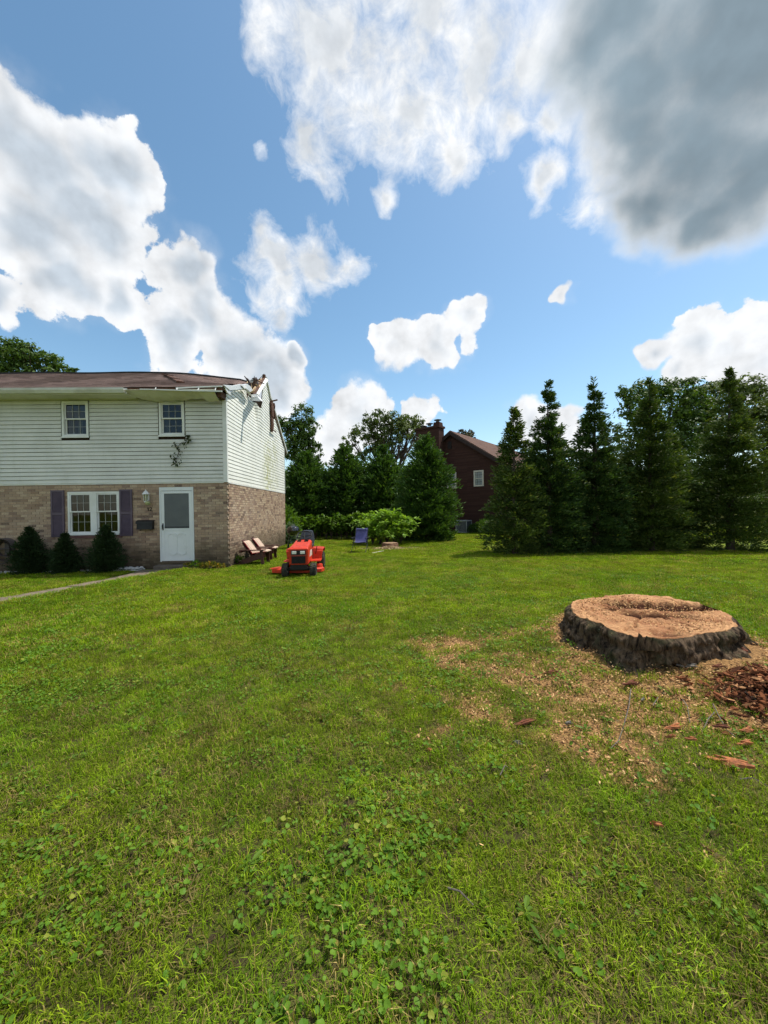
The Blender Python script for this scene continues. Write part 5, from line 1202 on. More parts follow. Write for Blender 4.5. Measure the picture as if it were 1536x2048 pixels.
keep = (rs.uniform(size=len(cand)) < dirt_mask(cand[:, 0], cand[:, 1]) ** 1.4 * .6) & (stump_r(cand[:, 0], cand[:, 1]) > .9)
cand = cand[keep][:24000]; P = np.stack([cand[:, 0], cand[:, 1], ground_z(cand[:, 0], cand[:, 1]) + rs.uniform(.002, .03, len(cand))], -1)
V1, F1 = chips(rs, len(P), P, .003, .011, .5)
n = 5200; a = rs.uniform(0, 6.283, n); q = np.sqrt(rs.uniform(size=n)) * .93; rr0 = np.interp((a + np.pi) % (2 * np.pi) - np.pi, ang, rad0); x = STUMP[0] + np.cos(a) * rr0 * q; y = STUMP[1] + np.sin(a) * rr0 * q
kk = fbm(x * 4, y * 4, 0, 7, 3) + rs.uniform(-.2, .2, n) > .45; x, y = x[kk], y[kk]
Pt = np.stack([x, y, STUMP_Z + .012 + rs.uniform(-.01, .012, len(x))], -1); V2, F2 = chips(rs, len(x), Pt, .003, .010, .5, .35)
sw_ = mesh_np('sawdust', np.concatenate([V1, V2]), np.concatenate([F1, F2 + len(V1)]), M_CHIP); set_props(sw_, 'pale orange sawdust and wood chips strewn around and on the big stump', 'sawdust', kind='stuff')
cand = np.stack([.72 + rs.normal(0, .55, 3000), 15.72 + rs.normal(0, .22, 3000)], -1); P = np.stack([cand[:, 0], cand[:, 1], ground_z(cand[:, 0], cand[:, 1]) + .10 * np.exp(-((cand[:, 0] - .72) / .35) ** 2 - ((cand[:, 1] - 15.7) / .25) ** 2) + rs.uniform(0, .02, 3000)], -1)
Vs, Fs = chips(rs, 3000, P, .012, .03, .5); o = mesh_np('sawdust', Vs, Fs, mat_chips('dry_sawdust', (.40, .29, .16), (.56, .43, .26), (.26, .17, .09), .2)); set_props(o, 'low heap of tan sawdust in front of the small far stump', 'sawdust', kind='stuff')
# heap of reddish rotten wood right of the stump
def chunk(rs, L, w, h):
    bm = bmesh.new(); bmesh.ops.create_cube(bm, size=1); bmesh.ops.subdivide_edges(bm, edges=[e for e in bm.edges if abs(e.verts[0].co.x - e.verts[1].co.x) > .5], cuts=3)
    for v in bm.verts: v.co = Vector((v.co.x * L * (1 + rs.normal(0, .14)), v.co.y * w * (1 + rs.normal(0, .35)) * (1.3 - abs(v.co.x) * 1.5), v.co.z * h * (1 + rs.normal(0, .4)) * (1.2 - abs(v.co.x)))) + Vector((0, 0, .1 * h * math.sin(v.co.x * 5)))
    return bm
heap = MB(); mound = MB(); hc = (2.86, 2.82)
mound.grid(lambda u, v: (lambda x, y, q: (x, y, gz(x, y) - .05 + .11 * math.exp(-(q / .5) ** 2) + .04 * float(fbm(x * 9, y * 9, 0, 4, 3)) * (q < .9)))(hc[0] + .28 + .78 * math.cos(u * 6.2832) * v * .95, hc[1] + .54 * math.sin(u * 6.2832) * v * .95, v * .95), 40, 14)
for k in range(1150):
    a, q = rs.uniform(0, 6.283), abs(rs.normal(0, .5)); x, y = hc[0] + .78 * q * math.cos(a) + .28, hc[1] + .54 * q * math.sin(a); s = rs.uniform(.3, 1.15)
    zz = gz(x, y) + .01 + .11 * math.exp(-(q / .55) ** 2) * rs.uniform(.7, 1.15)
    if stump_r(x, y) < 1.0: continue
    M = Matrix.Translation((x, y, zz)) @ Matrix.Rotation(rs.uniform(0, 6.283), 4, 'Z') @ Matrix.Rotation(rs.normal(0, .35), 4, 'Y') @ Matrix.Rotation(rs.normal(0, .5), 4, 'X')
    heap.bm(chunk(rs, .06 * s * rs.uniform(.7, 1.9), .020 * s, .012 * s), M)
o = heap.build('rotten_wood_heap', M_ROT); mound.build('mulch', mat_plain('dark_red_mulch', (.035, .014, .009), .95, (.075, .032, .018), 25, .1, bump=1, bscale=60), o); set_props(o, 'heap of crumbling reddish brown rotten wood right of the big stump', 'wood debris', kind='stuff')
M_ORANGE = mat_plain('fresh_bark_orange', (.42, .15, .055), .85, (.20, .075, .035), 30, .2, bump=.5, bscale=90)
M_GREYB = mat_plain('grey_bark_piece', (.20, .18, .155), .9, (.10, .085, .07), 35, .2, bump=.5, bscale=90)
M_RUST = mat_plain('rusty_rotten_piece', (.17, .058, .03), .9, (.08, .03, .018), 30, .2, bump=.5, bscale=80)
PIECES = [((1262, 1381), .16, 20, M_RUST, 'splintered red-brown wood piece lying in front of the big stump'), ((1347, 1456), .10, 8, M_ORANGE, 'bright orange bark sliver lying flat in the clover'), ((1341, 1474), .05, -5, M_ORANGE, 'small orange chip just below the bright orange sliver'), ((1382, 1479), .05, -20, M_ORANGE, 'stubby tan-orange chip beside the forked twig'),
    ((1458, 1522), .17, -42, M_ORANGE, 'long orange splinter pointing to the lower right corner'), ((1494, 1466), .09, 12, M_ORANGE, 'curled orange bark piece at the lower edge of the rotten heap'), ((1490, 1488), .09, 0, M_ORANGE, 'thin orange strip below the curled bark piece'), ((1489, 1338), .12, 60, M_RUST, 'upright rust-coloured slab against the right of the stump'),
    ((1050, 1440), .13, 15, M_RUST, 'weathered brown bark strip lying left of the debris'), ((1286, 1407), .06, 40, M_GREYB, 'small pale grey bark flake beyond the rusty piece'), ((1376, 1362), .13, -12, M_GREYB, 'grey bark plate lying on the sawdust under the stump'), ((1442, 1458), .07, -25, M_RUST, 'reddish sliver left of the curled bark piece'),
    ((1136, 1444), .05, 5, M_GREYB, 'grey curl of bark in the grass left of the twigs'), ((1436, 1366), .09, 5, M_RUST, 'dark red block at the left edge of the rotten heap'), ((1035, 1478), .045, -30, M_GREYB, 'little grey chip nearest the camera left of the debris'), ((858, 1489), .03, -20, M_ORANGE, 'lone orange chip far left of the debris'), ((943, 1300), .05, 10, M_ORANGE, 'orange chip on the bare patch left of the stump'), ((1313, 1636), .045, -35, M_ORANGE, 'thin orange chip alone in the near grass'), ((1100, 1350), .10, 10, M_RUST, 'dark leaf-brown bark piece at the stump root'), ((1529, 1383), .08, 0, M_ORANGE, 'pale orange chunk on top of the rotten heap')]
for (p, L, an, m, lab) in PIECES:
    q = at(*p, z=.06); q.z = gz(q.x, q.y) + .026; mb = MB(); rsx = np.random.RandomState(int(p[0]))
    mb.bm(chunk(rsx, L * 1.25, L * .20, .010 + L * .03), Matrix.Rotation(math.radians(an), 4, 'Z') @ Matrix.Rotation(rsx.normal(0, .1), 4, 'Y'))
    mb.bm(chunk(rsx, L * .9, L * .10, .006 + L * .03), Matrix.Translation((L * .12, L * .1, .008)) @ Matrix.Rotation(math.radians(an + 8), 4, 'Z'))
    o = mb.build('wood_sliver', m); o.location = q; set_props(o, lab, 'wood chip', 'loose wood pieces around the stump')
M_TWIG = mat_plain('twig_bark', (.16, .135, .11), .9, (.09, .075, .06), 40)
TWIGS = [([(1262, 1393), (1258, 1425), (1246, 1455), (1237, 1482), (1222, 1500)], 'long thin bent twig left of centre in the debris'), ([(1365, 1415), (1375, 1430), (1380, 1450)], 'short grey stick standing in the clover below the sawdust'), ([(1429, 1438), (1417, 1452), (1404, 1466)], 'short straight pale twig leaning to the right'), ([(1426, 1425), (1436, 1445), (1452, 1462), (1470, 1480)], 'forked brown stick running down to the heap edge'),
    ([(1490, 1410), (1510, 1425), (1536, 1450)], 'dark stick crossing the rotten heap'), ([(1536, 1395), (1524, 1412), (1524, 1425)], 'curved grey twig at the right picture edge'), ([(1480, 1557), (1505, 1560), (1536, 1566)], 'dark twig at the right edge by the long splinter'), ([(1316, 1409), (1306, 1425)], 'tiny straight twig beyond the clover patch'), ([(896, 1776), (920, 1792), (946, 1802)], 'thin tan twig lying in the near grass'), ([(1000, 1545), (1010, 1532), (1016, 1525)], 'fine dry stalk in the grass left of the debris')]
for pts, lab in TWIGS:
    Q = []
    for i, p in enumerate(pts): q = at(*p, z=.05); q.z = gz(q.x, q.y) + .03 + .02 * math.sin(i * 2.1); Q.append(q)
    o = MB().tube(Q, [.0036 - .0015 * i / len(Q) for i in range(len(Q))], 6).build('twig', M_TWIG, smooth=True); set_props(o, lab, 'twig', 'twigs lying in the grass')

# ------------------------------------------------------------------ small far stump
s2 = thing('small_stump', 'low small sawn stump in front of the bright green bush', 'stump', (.74, 16.1, 0))
a_ = np.linspace(0, 2 * np.pi, 40, endpoint=False); r_ = .31 + .03 * np.sin(a_ * 3) + .02 * np.sin(a_ * 7)
V = np.concatenate([np.stack([np.cos(a_) * r_ * k, np.sin(a_) * r_ * k, np.full(40, z)], -1) for k, z in ((1.15, -.05), (1.05, .08), (1.0, .20), (.97, .205))]); ii = np.arange(40)
F = np.concatenate([np.stack([j * 40 + ii, j * 40 + (ii + 1) % 40, (j + 1) * 40 + (ii + 1) % 40, (j + 1) * 40 + ii], -1) for j in range(3)])
mesh_np('bark', V, F, mat_plain('red_brown_bark', (.16, .085, .05), .9, (.09, .05, .03), 9, bump=.6), s2, world=False)
MB().lathe([(.30, .203), (.2, .208), (.0, .206)], n=32).build('sawn_top', mat_plain('tan_sawn_wood', (.33, .21, .12), .9, (.24, .15, .085), 8), s2)

# white stones along the front wall
M_STONE = mat_plain('white_gravel', (.55, .54, .52), .9, (.36, .35, .34), 20)
gv = MB()
for k in range(520):
    if k < 330: x, y, s = rs.uniform(-7.35, -6.5), rs.uniform(10.82, 11.14), rs.uniform(.02, .045)
    else: x, y, s = rs.uniform(-11.5, -7.3), rs.uniform(10.80, 11.14), rs.uniform(.02, .04)
    bm = bmesh.new(); bmesh.ops.create_icosphere(bm, subdivisions=1, radius=s)
    for v in bm.verts: v.co = Vector((v.co.x * rs.uniform(.8, 1.3), v.co.y * rs.uniform(.8, 1.2), v.co.z * .7))
    gv.bm(bm, Matrix.Translation((x, y, gz(x, y) + s * .4 + (.05 if rs.uniform() < .4 else 0) * (k < 330))))
o = gv.build('gravel', M_STONE); set_props(o, 'white landscaping stones along the foot of the front wall', 'gravel', kind='stuff')
bed = MB().box(HXL, -6.5, 10.78, HY0 + .0, -.08, -.005).box(-5.35, HX + .02, 10.78, HY0 + .0, -.08, -.005).build('flower_bed', mat_plain('bed_soil', (.045, .033, .022), .95, (.07, .052, .034), 12, bump=.6)); set_props(bed, 'dark soil strip along the front wall', 'flower bed', kind='structure')

# ------------------------------------------------------------------ foliage builders
def leaf_rhombs(P, A, W, L, w):
    """pointed leaves: base P, along A (unit), width axis W (unit), length L, width w"""
    L, w = L.reshape(-1, 1), w.reshape(-1, 1)
    V = np.stack([P, P + A * L * .45 + W * w * .5, P + A * L, P + A * L * .45 - W * w * .5], 1).reshape(-1, 3)
    return V, np.arange(len(P) * 4).reshape(-1, 4)
def unit(v): return v / (np.linalg.norm(v, axis=1, keepdims=True) + 1e-9)
M_TRUNK = mat_plain('tree_bark', (.085, .065, .05), .95, (.05, .038, .03), 9, .1, bump=.7, bscale=25)

def conifer(name, label, loc, h, prof, nb, ns, leaf, seed, mat, group, sweep=.35, droop=.25, base=.02, spread=.095, leafw=.34, lean=(0, 0), cat='conifer', nfan=3):
    """arborvitae-like tree: branches carrying flat sprays; prof = [(t, radius)]"""
    rs = np.random.RandomState(seed); t = thing(name, label, cat, (loc[0], loc[1], gz(loc[0], loc[1]) if math.hypot(*loc[:2]) < 40 else 0), 0, group)
    pt, pr = np.array([p[0] for p in prof]), np.array([p[1] for p in prof])
    MB().tube([(0, 0, -.1), (lean[0] * .3, lean[1] * .3, h * .3), (lean[0] * .7, lean[1] * .7, h * .7), (lean[0], lean[1], h * .985)], [h * .018 + .02, h * .014 + .012, h * .006 + .006, .006], 8).build('trunk', M_TRUNK, t, smooth=True)
    # branches
    tt = np.linspace(0, 1, 400); wgt = np.interp(tt, pt, pr) ** 1.2 + .10 * pr.max(); cdf = np.cumsum(wgt) / wgt.sum()
    tb = np.interp(rs.uniform(size=nb), cdf, tt) * (1 - base) + base; tb = np.minimum(tb, .995)
    ab = rs.uniform(0, 6.283, nb); lob = 1 + .16 * np.sin(ab * 3 + seed) * np.sin(tb * 9 + seed) + rs.normal(0, .12, nb)
    Lb = np.interp(tb, pt, pr) * lob
    bi = np.repeat(np.arange(nb), ns); u = np.where(rs.uniform(size=len(bi)) < .28, rs.uniform(0, .6, len(bi)), rs.uniform(.0, 1, len(bi)) ** .5)
    out = np.stack([np.cos(ab), np.sin(ab), 0 * ab], -1)[bi]; L = Lb[bi]
    z = tb[bi] * h + L * (sweep * u - droop * u * u) * np.clip(tb[bi] / .3, 0, 1) - np.clip(.12 - tb[bi], 0, 1) * h * .5 * u ; ctr = np.stack([lean[0] * tb[bi], lean[1] * tb[bi]], -1)
    side = np.stack([-np.sin(ab), np.cos(ab), 0 * ab], -1)[bi]
    P = out * (L * u)[:, None] + side * (rs.normal(0, spread, len(bi)) * L * (.35 + .65 * u))[:, None]; P[:, 2] += z + rs.normal(0, .05, len(bi)) * h * .12; P[:, :2] += ctr
    P[:, 2] = np.clip(P[:, 2], .03, h * 1.0)
    Vs, Fs = [], []
    for k in range(nfan):
        A = unit(out * .9 + side * (rs.normal(0, .55, (len(bi), 1))) + np.array([0, 0, 1.]) * (sweep + rs.normal(0, .35, (len(bi), 1))))
        W = unit(np.cross(A, rand_dirs(rs, len(bi)))); s = leaf * rs.uniform(.55, 1.25, len(bi))
        v, f = leaf_rhombs(P + rs.normal(0, leaf * .35, P.shape), A, W, s, s * leafw); Fs.append(f + sum(len(x) for x in Vs)); Vs.append(v)
    # leader
    m = 40; tz = rs.uniform(.93, 1.0, m); an = rs.uniform(0, 6.283, m); rr = (1.0 - tz) * 2.2 * rs.uniform(.3, 1, m)
    P = np.stack([np.cos(an) * rr * .3 + lean[0] * tz, np.sin(an) * rr * .3 + lean[1] * tz, tz * h], -1); A = unit(np.stack([np.cos(an), np.sin(an), np.full(m, .8)], -1)); W = unit(np.cross(A, rand_dirs(rs, m)))
    v, f = leaf_rhombs(P, A, W, np.full(m, leaf * 1.3), np.full(m, leaf * .35)); Fs.append(f + sum(len(x) for x in Vs)); Vs.append(v)
    mesh_np('crown', np.concatenate(Vs), np.concatenate(Fs), mat, t, world=False)
    return t

def broadleaf(name, label, loc, trunk_h, trunk_r, clumps, dens, leaf, seed, mat, group, cat='tree', trunk_mat=None, bend=0.0, limb=1.0):
    """clumps: (x,y,z,rx,ry,rz) relative to the base; leaves gather near each clump's skin in smaller bunches"""
    rs = np.random.RandomState(seed); t = thing(name, label, cat, loc, 0, group)
    tb = MB(); fork = Vector((bend, 0, trunk_h))
    tb.tube([(0, 0, -.2), (bend * .3, 0, trunk_h * .5), fork], [trunk_r * 1.25, trunk_r, trunk_r * .8], 10)
    for c in clumps:
        q = Vector(c[:3]); mid = fork.lerp(q, .5) + Vector((rs.normal(0, .3), rs.normal(0, .3), .2)) * limb
        tb.tube([fork - Vector((0, 0, .15)), mid, q + Vector((0, 0, c[5] * .4))], [trunk_r * .5, trunk_r * .3, trunk_r * .08], 7)
        for _ in range(3):
            e = q + Vector((rs.normal(0, .5) * c[3], rs.normal(0, .5) * c[4], rs.normal(.2, .4) * c[5])); tb.tube([mid, mid.lerp(e, .55) + Vector((0, 0, .1 * c[5])), e], [trunk_r * .2, trunk_r * .12, trunk_r * .04], 5)
    tb.build('trunk', trunk_mat or M_TRUNK, t, smooth=True)
    Ps, Ns = [], []
    for c in clumps:
        area = (c[3] * c[4] + c[3] * c[5] + c[4] * c[5]) / 3 * 12.6; nbun = max(6, int(area * dens / 26)); 
        d = rand_dirs(rs, nbun); rad = rs.uniform(.3, 1.05, (nbun, 1)) ** .6; bc_ = np.array(c[:3]) + d * rad * np.array(c[3:6]); bs = .36 * (c[3] + c[4] + c[5]) / 3 * rs.uniform(.5, 1.2, (nbun, 1))
        q = np.repeat(np.arange(nbun), 26); dd = rand_dirs(rs, len(q)); P = bc_[q] + dd * bs[q] * rs.uniform(.2, 1, (len(q), 1)) * np.array([1.15, 1.15, .75]); Ps.append(P); Ns.append(unit(dd * .6 + d[q] * .5 + np.array([0, 0, .35])))
    P, N = np.concatenate(Ps), np.concatenate(Ns); P[:, 2] = np.maximum(P[:, 2], .05); n = len(P)
    A = unit(np.cross(N, rand_dirs(rs, n)) + np.array([0, 0, -.25]) + .4 * rand_dirs(rs, n)); W = unit(np.cross(A, N + .5 * rand_dirs(rs, n))); s = leaf * rs.uniform(.6, 1.3, n)
    v, f = leaf_rhombs(P, A, W, s, s * .62); mesh_np('crown', v, f, mat, t, world=False)
    return t

ML_DARK = mat_leaf('arborvitae_dark', (.020, .048, .012), (.068, .118, .027), .24, .6, .8, (.13, .15, .04), .08)
ML_OLIVE = mat_leaf('arborvitae_olive', (.025, .053, .010), (.094, .134, .025), .25, .6, .8, (.15, .165, .045), .09)
ML_MID = mat_leaf('arborvitae_mid', (.024, .062, .012), (.080, .150, .028), .27, .55, .9, (.10, .15, .045), .06)
ML_DEC = mat_leaf('broadleaf_green', (.030, .068, .010), (.105, .170, .028), .34, .5, .35, (.13, .17, .05), .05)
ML_PALE = mat_leaf('broadleaf_pale', (.055, .092, .020), (.150, .190, .050), .35, .5, .3, (.15, .17, .07), .06)
ML_BUSH = mat_leaf('bright_bush', (.13, .26, .022), (.29, .44, .055), .35, .5, 1.2, (.30, .40, .10), .08)
ML_HEDGE = mat_leaf('hedge_leaf', (.045, .105, .010), (.14, .24, .030), .33, .45, .9, (.17, .24, .06), .06)
ML_SPRUCE = mat_leaf('dwarf_spruce', (.013, .030, .010), (.034, .062, .018), .1, .7, 2.0)
ML_COPPER = mat_leaf('copper_leaf', (.045, .040, .020), (.085, .085, .035), .3, .5, .4)
ML_YEL = mat_leaf('yellowing_leaf', (.06, .10, .015), (.20, .17, .025), .3, .5, 3.0, (.40, .22, .03), .15)

# row of tall arborvitae on the right
P_TALL = [(0, 1.08), (.12, 1.08), (.35, .97), (.55, .74), (.7, .46), (.82, .27), (.92, .12), (1, .02)]
def scaled(p, k): return [(a, b * k) for a, b in p]
ROWG = 'tall arborvitae in the right-hand row'
conifer('arborvitae', 'leftmost and shortest arborvitae of the right-hand row', (4.95, 13.2), 5.05, [(0, .95), (.1, 1.02), (.3, .9), (.5, .66), (.7, .48), (.85, .31), (.95, .13), (1, .02)], 250, 32, .125, 101, ML_OLIVE, ROWG)
conifer('arborvitae', 'second arborvitae from the left in the right-hand row, with a thin bare tip', (6.35, 13.6), 6.1, scaled(P_TALL, 1.04), 328, 37, .125, 102, ML_DARK, ROWG)
conifer('arborvitae', 'middle arborvitae of the right-hand row, standing before open sky', (8.10, 13.7), 6.25, scaled(P_TALL, 1.06), 328, 37, .125, 103, ML_DARK, ROWG)
conifer('arborvitae', 'broad fourth arborvitae of the right-hand row, before the leafy tree', (10.0, 13.5), 6.15, scaled(P_TALL, 1.12), 363, 37, .125, 104, ML_OLIVE, ROWG)
conifer('arborvitae', 'rightmost arborvitae of the row, cut by the picture edge', (12.75, 13.3), 6.35, scaled(P_TALL, 1.18), 377, 37, .125, 105, ML_OLIVE, ROWG)
conifer('arborvitae', 'lower slim arborvitae filling the gap before the rightmost tree', (11.7, 14.6), 4.3, scaled(P_TALL, 1.0), 230, 33, .125, 106, ML_OLIVE, ROWG)
conifer('arborvitae', 'short arborvitae in the gap between the second and third of the row', (7.35, 14.9), 4.6, scaled(P_TALL, 1.0), 209, 33, .125, 107, ML_OLIVE, ROWG)
conifer('arborvitae', 'short arborvitae in the gap between the third and fourth of the row', (9.25, 15.0), 4.7, scaled(P_TALL, 1.05), 209, 33, .125, 108, ML_OLIVE, ROWG)

# rounder arborvitae at the back of the lawn
P_EGG = [(0, .62), (.1, .85), (.28, 1.0), (.5, .88), (.7, .62), (.85, .36), (.95, .16), (1, .03)]
BACKG = 'rounded arborvitae at the back of the lawn'
conifer('arborvitae', 'large nearest rounded arborvitae left of the dark brick house', (2.82, 19.7), 5.3, [(0, 1.25), (.1, 1.5), (.25, 1.55), (.45, 1.3), (.65, .98), (.82, .62), (.93, .3), (1, .04)], 640, 18, .20, 201, ML_MID, BACKG, sweep=.55, droop=.2)
conifer('arborvitae', 'rounded arborvitae right beside the white gable wall', (-4.1, 24.0), 5.2, scaled(P_EGG, 1.65), 420, 15, .26, 202, ML_MID, BACKG, sweep=.55, droop=.2)
conifer('arborvitae', 'pointed arborvitae above the leafy hedge', (-1.65, 24.2), 5.5, scaled(P_EGG, 1.55), 420, 15, .26, 203, ML_MID, BACKG, sweep=.55, droop=.2)
conifer('arborvitae', 'rounded arborvitae behind the bright green bush', (.75, 24.0), 5.4, scaled(P_EGG, 1.6), 420, 15, .26, 204, ML_MID, BACKG, sweep=.55, droop=.2)

# clipped dwarf spruces by the front wall
P_CONE = [(0, .85), (.12, 1.0), (.3, .92), (.55, .66), (.75, .42), (.9, .2), (1, .05)]
for (px, top, r, lab, sd) in ((60, 1056, .42, 'clipped conical spruce at the left end of the front wall', 301), (131, 1068, .33, 'smallest clipped spruce, under the left shutter', 302), (213, 1052, .42, 'clipped spruce standing in front of the right window half', 303)):
    q = at(px, 1138, y=10.72); hh = at(px, top, y=10.72).z
    conifer('dwarf_spruce', lab, (q.x, 10.72), hh, scaled(P_CONE, r), 420, 14, .055, sd, ML_SPRUCE, 'clipped spruces along the front wall', sweep=.45, droop=.15, spread=.2, leafw=.4, cat='shrub')

# broad-leaved trees behind
def E(px, py, y): return at(px, py, y=y)
def tree_px(name, label, y, base_px, clumps_px, dens, leaf, seed, mat, trunk_h, trunk_r, group, depth=.75):
    b = at(base_px, 1040, y=y); cl = []
    for (px, py, rp, rq) in clumps_px:
        c = at(px, py, y=y); k = y / FPX; cl.append((c.x - b.x, rnd.uniform(-.5, .5) * rp * k, c.z, rp * k, rp * k * depth, rq * k))
    return broadleaf(name, label, (b.x, y, 0), trunk_h, trunk_r, cl, dens, leaf, seed, mat, group)
BG = 'broad-leaved trees behind the houses'
tree_px('maple_tree', 'leafy tree rising behind the left end of the house roof', 27, 40, [(20, 705, 34, 30), (60, 715, 30, 26), (95, 722, 28, 24), (-20, 700, 40, 34), (120, 742, 20, 14), (152, 745, 12, 8), (-70, 720, 50, 40), (30, 745, 50, 20), (90, 765, 50, 30), (-10, 790, 70, 40)], 101, 0.21, 401, ML_DEC, 5.0, .3, BG)
tree_px('tall_tree', 'tall dense dark tree just right of the white gable', 31, 605, [(602, 830, 22, 28), (588, 860, 22, 24), (618, 862, 24, 26), (600, 890, 32, 26), (628, 900, 18, 26), (580, 905, 20, 24), (610, 930, 30, 24), (572, 850, 14, 16), (560, 842, 10, 12)], 108, 0.21, 402, ML_DEC, 4.0, .22, BG)
tree_px('locust_tree', 'wide airy tree with see-through trunks at the centre back', 40, 780, [(755, 838, 26, 18), (785, 842, 24, 20), (820, 838, 26, 17), (840, 852, 16, 14), (725, 862, 26, 16), (765, 868, 26, 18), (808, 868, 26, 18), (700, 885, 16, 14), (745, 895, 24, 14), (795, 900, 22, 14), (838, 880, 18, 16), (690, 900, 14, 16), (720, 912, 20, 12), (770, 852, 22, 16), (800, 855, 22, 16), (740, 852, 20, 14), (752, 880, 22, 14), (785, 884, 20, 12), (820, 860, 18, 14)], 60, 0.23, 403, ML_PALE, 3.5, .3, BG)
tree_px('copper_tree', 'small dark reddish tree showing above the dark brick roof', 42, 935, [(925, 864, 11, 8), (942, 866, 12, 9), (932, 876, 18, 10), (952, 878, 9, 7)], 79, 0.21, 404, ML_COPPER, 4.0, .2, BG)
tree_px('oak_tree', 'big leafy tree rising behind the fourth arborvitae', 27, 1330, [(1300, 788, 44, 36), (1265, 822, 36, 38), (1340, 800, 46, 44), (1375, 782, 34, 30), (1250, 790, 22, 22), (1395, 820, 40, 36), (1290, 880, 50, 46), (1360, 880, 50, 50), (1400, 850, 40, 40), (1330, 950, 60, 50)], 79, 0.21, 405, ML_DEC, 4, .3, BG)
tree_px('ash_tree', 'pale airy tree between the fourth and last arborvitae', 34, 1430, [(1420, 788, 40, 26), (1458, 778, 36, 26), (1500, 772, 34, 26), (1530, 790, 34, 26), (1390, 800, 22, 18), (1490, 790, 26, 22), (1430, 830, 40, 30), (1480, 850, 40, 40), (1420, 900, 50, 50)], 49, 0.25, 406, ML_PALE, 5, .3, BG)
tree_px('yellow_green_tree', 'yellowish green tree at the right edge behind the last arborvitae', 25, 1540, [(1500, 820, 34, 24), (1540, 830, 40, 34), (1580, 810, 50, 40), (1510, 870, 40, 40), (1440, 850, 24, 26), (1560, 900, 60, 60)], 79, 0.21, 407, mat_leaf('olive_broadleaf', (.045, .070, .012), (.115, .145, .028), .3, .5, .35), 4, .25, BG)
tree_px('young_tree', 'small light tree seen through the gap left of the second arborvitae', 30, 1065, [(1062, 905, 16, 20), (1075, 880, 10, 14), (1050, 930, 18, 20), (1070, 950, 22, 24)], 72, 0.20, 408, ML_PALE, 3, .12, BG)
tree_px('young_tree', 'small light tree seen between the second and middle arborvitae', 32, 1160, [(1150, 900, 16, 20), (1168, 880, 14, 18), (1160, 930, 24, 26)], 72, 0.20, 409, ML_PALE, 3, .12, BG)
tree_px('young_tree', 'small light tree seen between the middle and fourth arborvitae', 29, 1245, [(1240, 870, 20, 22), (1250, 910, 24, 26), (1240, 950, 30, 30)], 72, 0.20, 410, ML_PALE, 3, .12, BG)
# far wood closing the view
rs = np.random.RandomState(77); n = 26000; x = rs.uniform(-75, 90, n); y = rs.uniform(58, 75, n); top_ = 6.0 + 3.5 * fbm(x * .12, 0 * x, 0, 3, 4) - .02 * np.abs(x)
z = rs.uniform(0, 1, n) ** .8 * top_; P = np.stack([x, y, z], -1); A = rand_dirs(rs, n); W = unit(np.cross(A, rand_dirs(rs, n))); s = rs.uniform(.5, 1.1, n)
v, f = leaf_rhombs(P, A, W, s, s * .7); o = mesh_np('far_wood', v, f, ML_DEC); set_props(o, 'dark far-off line of woodland behind the garden trees', 'woodland', kind='stuff')

# hedge, bright bush, leafy plants
def leafy(name, label, cat, loc, boxes, n, leaf, mat, seed, group=None, up=.5, aspect=.45, stems=0, stem_h=1.0, skin=True):
    rs = np.random.RandomState(seed); t = thing(name, label, cat, (loc[0], loc[1], gz(loc[0], loc[1])), 0, group); Ps, Ds = [], []
    tot = sum(b[3] * b[4] * b[5] for b in boxes)
    for b in boxes:
        k = int(n * b[3] * b[4] * b[5] / tot); d = rand_dirs(rs, k); r = rs.uniform(.0, 1, (k, 1)) ** (.28 if skin else .5)
        r = r * (1 + .18 * (fbm(d[:, 0] * 3, d[:, 1] * 3, d[:, 2] * 3 + b[0], seed, 3)[:, None] - .5) * 2)
        Ps.append(np.array(b[:3]) + d * r * np.array(b[3:6])); Ds.append(d)
    P, D = np.concatenate(Ps), np.concatenate(Ds); kk = P[:, 2] > .02; P, D = P[kk], D[kk]; n = len(P)
    A = unit(D * .7 + np.array([0, 0, up]) + .55 * rand_dirs(rs, n)); W = unit(np.cross(A, np.array([0, 0, 1.]) + .6 * rand_dirs(rs, n))); s = leaf * rs.uniform(.55, 1.3, n)
    v, f = leaf_rhombs(P, A, W, s, s * aspect); mesh_np('foliage', v, f, mat, t, world=False)
    st = MB()
    for k in range(max(stems, 3)):
        a = rs.uniform(0, 6.283); b = boxes[k % len(boxes)]; e = Vector((b[0] + .6 * b[3] * math.cos(a), b[1] + .6 * b[4] * math.sin(a), b[2] + .3 * b[5])); st.tube([(b[0] + .15 * math.cos(a), b[1] + .15 * math.sin(a), -.03), (e.x * .5 + b[0] * .5, e.y * .5 + b[1] * .5, e.z * .55), e], [.016 * stem_h, .011 * stem_h, .004 * stem_h], 5)
    st.build('stem', M_TRUNK, t); return t
